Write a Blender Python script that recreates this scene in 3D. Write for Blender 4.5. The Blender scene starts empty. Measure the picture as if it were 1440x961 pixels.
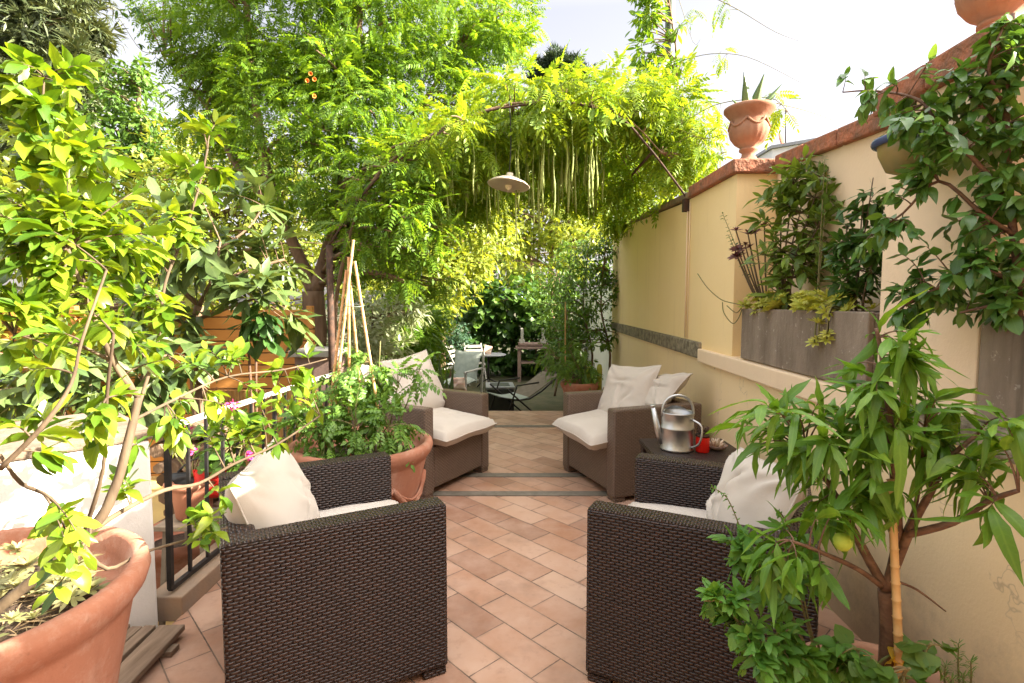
import bpy, math, random
import numpy as np
from mathutils import Vector, Matrix, noise

S = bpy.context.scene
C = S.collection
R = math.radians
random.seed(7)
F, CAMH = 760.0, 1.32
PIT = math.atan(54.5 / 760)


# ------------------------------------------------------------------ camera
def ray(px, py):
    u = (480.5 - py) / F
    return ((px - 720) / F, math.cos(PIT) + u * math.sin(PIT), -math.sin(PIT) + u * math.cos(PIT))


def at(px, py, Y):
    d = ray(px, py)
    t = Y / d[1]
    return Vector((d[0] * t, Y, CAMH + d[2] * t))


def fl(px, py, z=0.0):
    d = ray(px, py)
    t = (z - CAMH) / d[2]
    return Vector((d[0] * t, d[1] * t, z))


cam_d = bpy.data.cameras.new('camera')
cam = bpy.data.objects.new('camera', cam_d)
C.objects.link(cam)
cam.location = (0, 0, CAMH)
cam.rotation_euler = (math.pi / 2 - PIT, 0, 0)
cam_d.sensor_width = 36
cam_d.lens = 36 * F / 1440
cam_d.clip_start = 0.05
cam_d.clip_end = 500
S.camera = cam

# ------------------------------------------------------------------ light
EL, AZ = R(29), R(99)
sdir = Vector((math.cos(EL) * math.sin(AZ), math.cos(EL) * math.cos(AZ), math.sin(EL)))
sd = bpy.data.lights.new('sun', 'SUN')
sd.energy = 5.0
sd.angle = R(0.6)
sd.color = (1.0, 0.90, 0.74)
so = bpy.data.objects.new('sun', sd)
so.rotation_euler = sdir.to_track_quat('Z', 'Y').to_euler()
C.objects.link(so)
W = bpy.data.worlds.new('World')
S.world = W
W.use_nodes = True
wn = W.node_tree
bg = wn.nodes['Background']
sk = wn.nodes.new('ShaderNodeTexSky')
sk.sky_type = 'NISHITA'
sk.sun_disc = False
sk.sun_elevation = EL
sk.sun_rotation = AZ
sk.air_density = 1.0
sk.dust_density = 2.5
hs = wn.nodes.new('ShaderNodeHueSaturation')
hs.inputs['Saturation'].default_value = 0.32
mxw = wn.nodes.new('ShaderNodeMix')
mxw.data_type = 'RGBA'
mxw.blend_type = 'MULTIPLY'
mxw.inputs[0].default_value = 1.0
gw = wn.nodes.new('ShaderNodeTexCoord')
sw_ = wn.nodes.new('ShaderNodeSeparateXYZ')
rw = wn.nodes.new('ShaderNodeValToRGB')
wn.links.new(gw.outputs['Generated'], sw_.inputs[0])
wn.links.new(sw_.outputs[2], rw.inputs[0])
ew = rw.color_ramp.elements
ew[0].position, ew[0].color = 0.02, (.41, .37, .36, 1)
ew[1].position, ew[1].color = .92, (2.0, 1.82, 1.62, 1)
e2 = ew.new(.46)
e2.color = (.43, .41, .415, 1)
wn.links.new(rw.outputs[0], mxw.inputs[7])
wn.links.new(sk.outputs[0], hs.inputs['Color'])
wn.links.new(hs.outputs[0], mxw.inputs[6])
wn.links.new(mxw.outputs[2], bg.inputs['Color'])
bg.inputs['Strength'].default_value = 0.15
S.view_settings.view_transform = 'Standard'
S.view_settings.look = 'None'
S.view_settings.exposure = 2.52
S.view_settings.gamma = 1
S.render.engine = 'CYCLES'
S.cycles.max_bounces = 8
S.cycles.diffuse_bounces = 5
S.cycles.transmission_bounces = 5
S.cycles.transparent_max_bounces = 6


# ------------------------------------------------------------------ materials
class N:
    """small node-tree writer"""

    def __init__(s, name):
        s.m = bpy.data.materials.new(name)
        s.m.use_nodes = True
        s.t = s.m.node_tree
        s.b = s.t.nodes['Principled BSDF']
        s.out = s.t.nodes['Material Output']

    def n(s, typ, **kw):
        x = s.t.nodes.new('ShaderNode' + typ)
        for k, v in kw.items():
            setattr(x, k, v)
        return x

    def put(s, sock, v):
        if hasattr(v, 'is_output'):
            s.t.links.new(v, sock)
        else:
            sock.default_value = v

    def math(s, op, a, b=None, c=None):
        x = s.n('Math', operation=op)
        s.put(x.inputs[0], a)
        if b is not None:
            s.put(x.inputs[1], b)
        if c is not None:
            s.put(x.inputs[2], c)
        return x.outputs[0]

    def mix(s, f, a, b, mode='MIX'):
        x = s.n('Mix', data_type='RGBA', blend_type=mode)
        s.put(x.inputs[0], f)
        s.put(x.inputs[6], c4(a))
        s.put(x.inputs[7], c4(b))
        return x.outputs[2]

    def coord(s, which='Object', scale=None):
        o = s.n('TexCoord').outputs[which]
        if scale:
            mp = s.n('Mapping')
            s.t.links.new(o, mp.inputs[0])
            mp.inputs['Scale'].default_value = scale
            o = mp.outputs[0]
        return o

    def noise(s, vec, scale, detail=4, rough=.55, out=0):
        x = s.n('TexNoise')
        s.put(x.inputs['Vector'], vec)
        x.inputs['Scale'].default_value = scale
        x.inputs['Detail'].default_value = detail
        x.inputs['Roughness'].default_value = rough
        return x.outputs[out]

    def ramp(s, f, stops, interp='LINEAR'):
        x = s.n('ValToRGB')
        x.color_ramp.interpolation = interp
        e = x.color_ramp.elements
        while len(e) < len(stops):
            e.new(.5)
        for q, (p, c) in zip(e, stops):
            q.position = p
            q.color = c4(c) if not isinstance(c, (int, float)) else (c, c, c, 1)
        s.put(x.inputs[0], f)
        return x.outputs[0]

    def bump(s, h, strength=.3, dist=.01):
        x = s.n('Bump')
        x.inputs['Strength'].default_value = strength
        x.inputs['Distance'].default_value = dist
        s.put(x.inputs['Height'], h)
        s.t.links.new(x.outputs[0], s.b.inputs['Normal'])
        return x

    def base(s, col, rough=.6, metal=0., spec=.4):
        s.put(s.b.inputs['Base Color'], c4(col))
        s.put(s.b.inputs['Roughness'], rough)
        s.b.inputs['Metallic'].default_value = metal
        s.b.inputs['Specular IOR Level'].default_value = spec
        return s


def c4(c):
    if isinstance(c, (tuple, list)) and len(c) == 3:
        return (*c, 1.0)
    return c


def simple(name, a, b=None, scale=8, rough=.6, bump=.15, bdist=.004, bscale=60, metal=0., spec=.35, stretch=(1, 1, 1)):
    m = N(name)
    v = m.coord('Object', stretch)
    col = a if b is None else m.mix(m.ramp(m.noise(v, scale, 5, .6), [(.35, 0.), (.68, 1.)]), a, b)
    m.base(col, rough, metal, spec)
    if bump:
        m.bump(m.noise(v, bscale, 4), bump, bdist)
    return m.m


def leaf_mat(name, cols, trans=.38, tcol=None, rough=.42, spec=.45):
    m = N(name)
    g = m.n('NewGeometry')
    r = g.outputs['Random Per Island']
    stops = [(i / max(1, len(cols) - 1), c) for i, c in enumerate(cols)]
    col = m.ramp(r, stops)
    v = m.coord('Object')
    col = m.mix(.35, col, m.ramp(m.noise(v, 2.2, 2), [(.3, cols[0]), (.7, cols[-1])]))
    uvs = m.n('SeparateXYZ')
    m.t.links.new(m.n('TexCoord').outputs['UV'], uvs.inputs[0])
    au = m.math('ABSOLUTE', uvs.outputs[0])
    rib = m.ramp(au, [(.006, 1.), (.022, 0.)])
    vein = m.math('SINE', m.math('MULTIPLY', m.math('SUBTRACT', uvs.outputs[1], m.math('MULTIPLY', au, .9)), 62.))
    vein = m.math('MULTIPLY', m.ramp(vein, [(.8, 0.), (1., 1.)]), .45)
    vv = m.math('MAXIMUM', rib, vein)
    col = m.mix(m.math('MULTIPLY', vv, .5), col, m.mix(1.0, col, (1.5, 1.35, 1.6), 'MULTIPLY'))
    col = m.mix(m.ramp(m.noise(v, 45, 4, .7), [(.55, 0.), (.8, .45)]), col, m.mix(1.0, col, (.6, .6, .6), 'MULTIPLY'))
    col = m.mix(m.ramp(m.noise(v, 23, 3, .6), [(.70, 0.), (.76, .7)]), col, m.mix(.6, col, (.30, .22, .04)))
    m.base(col, m.math('ADD', rough - .08, m.math('MULTIPLY', m.noise(v, 12, 2), .2)), 0, spec)
    m.bump(vv, -.25, .002)
    tr = m.n('BsdfTranslucent')
    if tcol is None:
        tcol = (1.6, 1.35, .55)
    m.put(tr.inputs['Color'], m.mix(1.0, col, tcol, 'MULTIPLY'))
    mx = m.n('MixShader')
    mx.inputs[0].default_value = trans
    m.t.links.new(m.b.outputs[0], mx.inputs[1])
    m.t.links.new(tr.outputs[0], mx.inputs[2])
    m.t.links.new(mx.outputs[0], m.out.inputs['Surface'])
    return m.m


def tile_mat():
    m = N('terracotta floor tiles')
    co = m.n('TexCoord').outputs['Object']
    mp = m.n('Mapping')
    m.t.links.new(co, mp.inputs[0])
    mp.vector_type = 'TEXTURE'
    a = fl(675.4, 853.8)
    b = fl(747.2, 899.9)
    mp.inputs['Location'].default_value = (a.x, a.y, 0)
    mp.inputs['Rotation'].default_value = (0, 0, math.atan2(b.y - a.y, b.x - a.x))
    sp = m.n('SeparateXYZ')
    m.t.links.new(mp.outputs[0], sp.inputs[0])
    L, Wd = .312, .156
    v = m.math('DIVIDE', sp.outputs[1], Wd)
    row = m.math('FLOOR', v)
    fv = m.math('FRACT', v)
    u = m.math('ADD', m.math('DIVIDE', sp.outputs[0], L), m.math('MULTIPLY', row, .5))
    col = m.math('FLOOR', u)
    fu = m.math('FRACT', u)
    eu = m.math('MULTIPLY', m.math('MINIMUM', fu, m.math('SUBTRACT', 1., fu)), L)
    ev = m.math('MULTIPLY', m.math('MINIMUM', fv, m.math('SUBTRACT', 1., fv)), Wd)
    e = m.math('MINIMUM', eu, ev)
    wob = m.math('MULTIPLY', m.noise(co, 30, 3), .0035)
    e = m.math('SUBTRACT', m.math('ADD', e, .0017), wob)
    joint = m.n('MapRange', interpolation_type='SMOOTHSTEP')
    m.put(joint.inputs[0], e)
    joint.inputs[1].default_value = .0008
    joint.inputs[2].default_value = .0034
    j = joint.outputs[0]
    cv = m.n('CombineXYZ')
    m.put(cv.inputs[0], row)
    m.put(cv.inputs[1], col)
    wn_ = m.n('TexWhiteNoise')
    m.t.links.new(cv.outputs[0], wn_.inputs[0])
    tone = m.ramp(wn_.outputs[0], [(0, (.29, .14, .085)), (.25, (.44, .235, .145)), (.5, (.52, .32, .22)), (.75, (.36, .17, .095)), (1, (.57, .375, .265))])
    nz = m.noise(co, 5, 6, .65)
    tone = m.mix(m.ramp(nz, [(.35, 0.), (.72, .55)]), tone, (.60, .42, .32))
    tone = m.mix(m.ramp(m.noise(co, 17, 6, .7), [(.55, 0.), (.8, .5)]), tone, (.25, .13, .085))
    dark = m.ramp(m.noise(co, 1.6, 5, .7), [(.52, 0.), (.7, .75)])
    tone = m.mix(dark, tone, (.28, .17, .12))
    gr = m.mix(m.ramp(m.noise(co, 3.5, 4, .6), [(.4, 0.), (.65, 1.)]), (.07, .05, .04), (.27, .185, .13))
    c = m.mix(j, gr, tone)
    edge = m.n('MapRange')
    m.put(edge.inputs[0], e)
    edge.inputs[1].default_value = .001
    edge.inputs[2].default_value = .016
    wear = m.math('MULTIPLY', m.math('SUBTRACT', 1., edge.outputs[0]), m.ramp(m.noise(co, 8, 5, .7), [(.45, 0.), (.7, .6)]))
    c = m.mix(wear, c, (.20, .13, .09))
    m.base(c, m.math('ADD', .42, m.math('MULTIPLY', nz, .3)), 0, .4)
    h = m.math('ADD', m.math('MULTIPLY', j, 1.), m.math('MULTIPLY', m.noise(co, 40, 4), .35))
    m.bump(h, .55, .004)
    return m.m


def wicker_mat(name, ca, cb, cd, deep, depth):
    m = N(name)
    uv = m.n('TexCoord').outputs['UV']
    sp = m.n('SeparateXYZ')
    m.t.links.new(uv, sp.inputs[0])
    jit = m.math('MULTIPLY', m.math('SUBTRACT', m.noise(uv, 7, 4), .5), .012)
    v = m.math('DIVIDE', m.math('ADD', sp.outputs[1], jit), .0105)
    row = m.math('FLOOR', v)
    fv = m.math('FRACT', v)
    u = m.math('ADD', m.math('DIVIDE', sp.outputs[0], .029), m.math('MULTIPLY', row, .5))
    su = m.math('ABSOLUTE', m.math('SINE', m.math('MULTIPLY', u, math.pi)))
    sv = m.math('SINE', m.math('MULTIPLY', fv, math.pi))
    h = m.math('MULTIPLY', m.math('POWER', su, .6), m.math('POWER', sv, .55))
    cv = m.n('CombineXYZ')
    m.put(cv.inputs[0], row)
    m.put(cv.inputs[1], m.math('FLOOR', u))
    wn_ = m.n('TexWhiteNoise')
    m.t.links.new(cv.outputs[0], wn_.inputs[0])
    strand = m.mix(wn_.outputs[0], ca, cb)
    dust = m.ramp(m.noise(m.coord('Object'), 3, 5, .7), [(.4, 0.), (.8, .35)])
    strand = m.mix(dust, strand, cd)
    c = m.mix(m.ramp(h, [(.1, 0.), (.6, 1.)]), deep, strand)
    m.base(c, .36, 0, .45)
    m.bump(h, 1.0, depth)
    return m.m


def plaster_mat(name, a, b, stain, splash=0):
    m = N(name)
    v = m.coord('Object')
    n1 = m.noise(v, 1.3, 5, .6)
    col = m.mix(m.ramp(n1, [(.3, 0.), (.7, 1.)]), a, b)
    st = m.noise(m.coord('Object', (9, 9, .7)), 1.0, 5, .6)
    col = m.mix(m.ramp(st, [(.56, 0.), (.82, .5)]), col, stain)
    col = m.mix(m.ramp(m.noise(v, 7, 6, .7), [(.62, 0.), (.8, .35)]), col, stain)
    if splash:
        sz_ = m.n('SeparateXYZ')
        m.t.links.new(v, sz_.inputs[0])
        up_ = m.math('SUBTRACT', m.math('ADD', sz_.outputs[2], m.math('MULTIPLY', m.noise(v, 6, 5, .7), .5)), .32)
        col = m.mix(m.ramp(up_, [(0., .75), (.3, 0.)]), col, (.30, .23, .17))
        crk = m.n('TexVoronoi', feature='DISTANCE_TO_EDGE')
        wv_ = m.n('VectorMath', operation='ADD')
        m.t.links.new(v, wv_.inputs[0])
        m.t.links.new(m.noise(v, 3, 4, .6, 1), wv_.inputs[1])
        m.t.links.new(wv_.outputs[0], crk.inputs['Vector'])
        crk.inputs['Scale'].default_value = 1.1
        ck = m.math('MULTIPLY', m.ramp(crk.outputs[0], [(.0, 1.), (.006, 0.)]), m.ramp(m.noise(v, .8, 2), [(.52, 0.), (.6, .55)]))
        col = m.mix(ck, col, (.33, .25, .17))
    m.base(col, .85, 0, .2)
    m.bump(m.math('ADD', m.noise(v, 90, 5, .6), m.math('MULTIPLY', m.noise(v, 9, 4, .6), 1.5)), .3, .004)
    return m.m


def cloth_mat():
    m = N('off white cotton')
    v = m.coord('Object')
    col = m.mix(m.ramp(m.noise(v, 4, 4), [(.3, 0.), (.75, 1.)]), (.50, .44, .375), (.55, .495, .43))
    col = m.mix(m.ramp(m.noise(v, 9, 5, .7), [(.6, 0.), (.8, .3)]), col, (.40, .33, .26))
    m.base(col, .9, 0, .15)
    m.b.inputs['Sheen Weight'].default_value = .15
    h = m.math('ADD', m.noise(v, 9, 3, .5), m.math('MULTIPLY', m.noise(v, 350, 2), .08))
    m.bump(h, .35, .012)
    return m.m


def wood_mat(name, a, b, stretch=(1, 1, 14), scale=3, rough=.75, plank=None):
    m = N(name)
    v = m.coord('Object', stretch)
    col = m.mix(m.ramp(m.noise(v, scale, 6, .65), [(.3, 0.), (.7, 1.)]), a, b)
    if plank:
        sp = m.n('SeparateXYZ')
        m.t.links.new(m.n('TexCoord').outputs['Object'], sp.inputs[0])
        q = m.math('DIVIDE', sp.outputs[2], plank)
        fr = m.math('FRACT', q)
        e = m.math('MINIMUM', fr, m.math('SUBTRACT', 1., fr))
        j = m.ramp(e, [(.02, 0.), (.07, 1.)])
        cv = m.n('CombineXYZ')
        m.put(cv.inputs[0], m.math('FLOOR', q))
        wnn = m.n('TexWhiteNoise')
        m.t.links.new(cv.outputs[0], wnn.inputs[0])
        col = m.mix(m.math('MULTIPLY', wnn.outputs[0], .45), col, b)
        col = m.mix(j, (.03, .018, .01), col)
        m.base(col, rough, 0, .25)
        m.bump(j, .5, .006)
    else:
        m.base(col, rough, 0, .25)
        m.bump(m.noise(v, scale * 4, 4), .35, .004)
    return m.m


def reed_mat():
    m = N('split bamboo reed')
    sp = m.n('SeparateXYZ')
    m.t.links.new(m.n('TexCoord').outputs['Object'], sp.inputs[0])
    q = m.math('DIVIDE', m.math('ADD', sp.outputs[0], m.math('MULTIPLY', sp.outputs[1], 1.0)), .012)
    fr = m.math('FRACT', q)
    cv = m.n('CombineXYZ')
    m.put(cv.inputs[0], m.math('FLOOR', q))
    wnn = m.n('TexWhiteNoise')
    m.t.links.new(cv.outputs[0], wnn.inputs[0])
    col = m.mix(wnn.outputs[0], (.42, .22, .07), (.56, .34, .13))
    h = m.math('SINE', m.math('MULTIPLY', fr, math.pi))
    col = m.mix(m.ramp(h, [(.05, 0.), (.4, 1.)]), (.10, .05, .02), col)
    m.base(col, .6, 0, .3)
    m.bump(h, .6, .005)
    return m.m


def concrete_mat():
    m = N('weathered concrete')
    v = m.coord('Object')
    col = m.mix(m.ramp(m.noise(m.coord('Object', (1, 1, .3)), 6, 6, .65), [(.35, 0.), (.68, 1.)]), (.175, .135, .10), (.31, .25, .195))
    col = m.mix(m.ramp(m.noise(v, 26, 6, .75), [(.60, 0.), (.68, .85)]), col, (.52, .47, .40))
    col = m.mix(m.ramp(m.noise(m.coord('Object', (14, 14, 1)), 1.3, 4, .6), [(.55, 0.), (.7, .7)]), col, (.10, .08, .06))
    m.base(col, .9, 0, .2)
    m.bump(m.noise(v, 45, 6, .7), .7, .006)
    return m.m


def pot_mat():
    m = N('terracotta with lime bloom')
    v = m.coord('Object')
    col = m.mix(m.ramp(m.noise(v, 4, 5, .6), [(.3, 0.), (.7, 1.)]), (.36, .14, .08), (.42, .20, .13))
    col = m.mix(m.ramp(m.noise(v, 7, 7, .75), [(.50, 0.), (.78, .7)]), col, (.56, .40, .31))
    col = m.mix(m.ramp(m.noise(m.coord('Object', (9, 9, 1.2)), 1.6, 5, .65), [(.52, 0.), (.75, .5)]), col, (.27, .12, .075))
    col = m.mix(m.ramp(m.noise(v, 55, 3, .6), [(.62, 0.), (.75, .4)]), col, (.22, .11, .07))
    m.base(col, .82, 0, .2)
    m.bump(m.math('ADD', m.noise(v, 60, 4), m.math('MULTIPLY', m.noise(v, 12, 4), 1.2)), .4, .004)
    return m.m


T = {}
T['tile'] = tile_mat()
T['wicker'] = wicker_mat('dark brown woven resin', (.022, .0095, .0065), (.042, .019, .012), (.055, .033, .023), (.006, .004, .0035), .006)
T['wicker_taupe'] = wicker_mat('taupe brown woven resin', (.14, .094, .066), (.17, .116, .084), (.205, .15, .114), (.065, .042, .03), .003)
T['cloth'] = cloth_mat()
T['wall'] = plaster_mat('cream yellow plaster', (.87, .655, .335), (.89, .69, .385), (.66, .48, .26))
T['wall_low'] = plaster_mat('worn cream plaster', (.86, .67, .41), (.84, .64, .37), (.66, .50, .35), 1)
T['ledge'] = plaster_mat('pale peach plaster', (.80, .615, .42), (.83, .65, .46), (.60, .44, .29))
T['white_plaster'] = plaster_mat('white plaster', (.76, .73, .68), (.80, .78, .74), (.6, .55, .47))
T['stone_band'] = simple('lichened dark stone', (.12, .10, .07), (.34, .29, .20), 22, .9, .8, .012, 35)
T['concrete'] = concrete_mat()
T['coping'] = simple('weathered terracotta coping', (.42, .15, .08), (.20, .11, .07), 13, .9, 1., .02, 30)
T['coping_far'] = simple('brown stone coping', (.30, .20, .12), (.17, .13, .09), 12, .9, .7, .01, 30)
T['terracotta'] = pot_mat()
T['terracotta_dusty'] = simple('dusty old terracotta', (.28, .125, .07), (.36, .20, .125), 7, .85, .4, .005, 45)
T['soil'] = simple('potting soil', (.035, .022, .014), (.09, .06, .04), 25, .95, 1., .02, 60)
T['straw'] = simple('dry straw', (.24, .165, .085), (.40, .30, .18), 30, .9, 0)
T['iron'] = simple('black iron', (.012, .012, .013), (.035, .03, .028), 15, .5, .2, .002, 80)
T['rust_iron'] = simple('rusted iron', (.035, .022, .016), (.10, .05, .03), 25, .8, .4, .003, 80)
T['rail'] = simple('pale worn handrail', (.50, .46, .42), (.62, .58, .53), 10, .6, .2, .002, 60)
T['galv'] = simple('galvanised steel', (.50, .51, .51), (.66, .66, .65), 7, .42, .12, .002, 12, metal=1.)
T['grey_strip'] = simple('grey stone strip', (.15, .13, .10), (.22, .19, .15), 14, .8, .4, .003, 60)
T['bark'] = simple('brown bark', (.13, .08, .05), (.27, .18, .115), 10, .9, .9, .012, 30, stretch=(1, 1, .3))
T['bark_grey'] = simple('grey green bark', (.085, .058, .036), (.18, .13, .08), 12, .85, .5, .005, 40, stretch=(1, 1, .3))
T['bark_dark'] = simple('dark shiny bark', (.10, .05, .032), (.22, .125, .08), 18, .6, .7, .005, 50, stretch=(1, 1, 2.5))
T['twig'] = simple('green brown twig', (.14, .16, .05), (.22, .16, .08), 12, .7, 0)
T['bamboo'] = simple('bamboo cane', (.58, .34, .14), (.68, .46, .22), 7, .5, .2, .002, 30, stretch=(1, 1, .3))
T['bamboo_red'] = simple('orange bamboo cane', (.55, .27, .11), (.66, .40, .2), 7, .5, .2, .002, 30, stretch=(1, 1, .3))
T['plank_fence'] = wood_mat('orange stained planks', (.58, .27, .075), (.46, .205, .055), (1.5, 1.5, 12), 2.5, plank=.118)
T['weathered'] = wood_mat('weathered grey wood', (.20, .16, .12), (.36, .30, .23), (1, 1, 1), 7)
T['duck'] = wood_mat('brown weathered planks', (.13, .085, .055), (.29, .21, .15), (9, 1, 9), 4)
T['greywood'] = wood_mat('grey washed wood', (.30, .29, .26), (.42, .40, .36), (3, 3, 3), 5)
T['brownwood'] = wood_mat('purple brown wood', (.20, .135, .115), (.30, .21, .18), (3, 3, 3), 5)
T['reed'] = reed_mat()
T['sand_floor'] = simple('ochre paving', (.62, .44, .16), (.55, .38, .15), 3, .85, .3, .004, 40)
T['kerb'] = simple('worn tan stone', (.36, .25, .17), (.30, .235, .18), 7, .85, .5, .005, 40)
T['pillar_stone'] = simple('weathered brown stone', (.13, .095, .065), (.27, .205, .15), 9, .9, .8, .008, 40)
T['ground'] = simple('garden soil and moss', (.055, .06, .028), (.10, .085, .05), 4, .95, .6, .02, 20)
T['red'] = simple('red fabric', (.62, .02, .012), (.5, .015, .01), 10, .6, .1, .002, 80)
T['redglass'] = simple('glossy red', (.66, .018, .01), None, 5, .15, 0)
T['black'] = simple('black plastic', (.02, .02, .022), (.03, .03, .03), 12, .5, .1, .002, 60)
T['box_dark'] = simple('anthracite plastic', (.045, .05, .055), (.06, .065, .07), 10, .45, .1, .002, 60)
T['box_lid'] = simple('grey plastic lid', (.24, .25, .27), (.28, .29, .31), 10, .4, .1, .002, 60)
T['fabric_pale'] = simple('pale grey green canvas', (.30, .34, .30), (.38, .42, .38), 12, .85, .2, .003, 100)
T['fabric_taupe'] = simple('taupe mesh fabric', (.16, .13, .10), (.21, .17, .135), 14, .8, .2, .002, 150)
T['enamel'] = simple('cream enamel', (.80, .70, .57), (.74, .62, .48), 8, .3, 0)
T['bulb'] = simple('unlit frosted bulb', (.75, .65, .45), None, 5, .2, 0)
T['white'] = simple('white render', (.72, .72, .72), (.66, .66, .67), 5, .8, .1)
T['pole'] = simple('grey green painted steel', (.13, .17, .15), (.19, .22, .20), 8, .5, .1, .002, 60)
T['blue'] = simple('blue glazed ceramic', (.05, .075, .20), (.07, .10, .24), 9, .25, 0)
T['ochre_glaze'] = simple('ochre glazed ceramic', (.33, .22, .08), (.20, .19, .08), 7, .35, .2, .004, 20)
T['shell'] = simple('dry shell', (.58, .43, .30), (.68, .55, .42), 20, .6, .3, .003, 60)
T['pod'] = simple('green bean pod', (.24, .31, .07), (.36, .40, .13), 6, .6, 0)
T['fruit'] = simple('green unripe peach', (.36, .50, .05), (.45, .55, .08), 12, .6, .1, .001, 200)
T['pink'] = simple('magenta petals', (.72, .05, .25), (.80, .12, .38), 20, .6, 0)
T['lilac'] = simple('blue petals', (.16, .20, .62), (.25, .28, .7), 20, .6, 0)
T['orange_fl'] = simple('orange petals', (.85, .22, .03), (.85, .33, .06), 20, .6, 0)
T['darkrosette'] = leaf_mat('dark maroon rosette', [(.10, .025, .025), (.17, .05, .04), (.14, .06, .05)], .1, (1.4, .7, .6))
T['striped'] = simple('striped cloth', (.62, .34, .26), (.7, .6, .5), 60, .9, 0, stretch=(.1, .1, 1))
T['net'] = simple('rust wire', (.22, .12, .06), None, 5, .6, 0)

T['lf_lemon'] = leaf_mat('lemon leaf', [(.05, .125, .014), (.12, .24, .02), (.22, .34, .022), (.35, .42, .03), (.15, .27, .02)], .42, (1.5, 1.3, .4), .33)  # darkest green tone stands in for leaves in shade
T['lf_main'] = leaf_mat('robinia leaf', [(.085, .19, .018), (.15, .285, .024), (.24, .37, .035), (.115, .24, .02)], .52)
T['lf_wist'] = leaf_mat('wisteria leaf', [(.10, .22, .018), (.20, .32, .022), (.29, .38, .03)], .46)
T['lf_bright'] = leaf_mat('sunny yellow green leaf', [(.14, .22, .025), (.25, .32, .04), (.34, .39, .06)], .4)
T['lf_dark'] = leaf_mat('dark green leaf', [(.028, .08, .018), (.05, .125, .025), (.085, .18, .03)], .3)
T['lf_mid'] = leaf_mat('mid green leaf', [(.055, .135, .02), (.09, .19, .026), (.135, .24, .035)], .35)
T['lf_loquat'] = leaf_mat('loquat leaf', [(.065, .115, .032), (.11, .165, .048), (.17, .23, .07), (.07, .125, .035)], .25, None, .38)
T['lf_conifer'] = leaf_mat('conifer needles', [(.045, .075, .03), (.09, .12, .045), (.125, .145, .055)], .15)
T['lf_pine'] = leaf_mat('blue green pine', [(.03, .06, .035), (.055, .09, .05)], .12)
T['lf_tomato'] = leaf_mat('tomato leaf', [(.075, .175, .028), (.12, .25, .035), (.18, .32, .05)], .35)
T['lf_peach'] = leaf_mat('peach leaf', [(.055, .16, .018), (.11, .26, .024), (.21, .37, .04)], .35, None, .36)
T['lf_vine'] = leaf_mat('glossy creeper leaf', [(.045, .13, .028), (.085, .205, .035), (.16, .29, .05)], .28, None, .3, .55)
T['lf_bay'] = leaf_mat('bay leaf', [(.075, .15, .025), (.13, .22, .03), (.21, .30, .05)], .28, None, .33)
T['lf_sedum'] = leaf_mat('sedum leaf', [(.30, .36, .035), (.42, .45, .06), (.50, .48, .10)], .25)
T['lf_mint'] = leaf_mat('mint leaf', [(.06, .19, .03), (.11, .27, .04), (.17, .34, .05)], .35)
T['lf_agave'] = leaf_mat('agave blade', [(.08, .16, .05), (.12, .20, .07)], .12)
T['lf_ice'] = leaf_mat('straw green succulent', [(.17, .20, .065), (.27, .28, .11), (.34, .31, .15)], .25)
T['lf_bush'] = leaf_mat('bluish bush leaf', [(.04, .10, .055), (.07, .15, .08)], .25)
T['lf_yellow'] = leaf_mat('yellowing leaf', [(.62, .40, .03), (.7, .5, .06)], .35)
T['lf_sunlit'] = leaf_mat('sunlight tinted leaf', [(.22, .30, .10), (.42, .48, .28), (.55, .58, .42)], .35, (1.2, 1.2, .8), .3)  # whitish tones put sunlit highlights into the leaf colour


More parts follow.
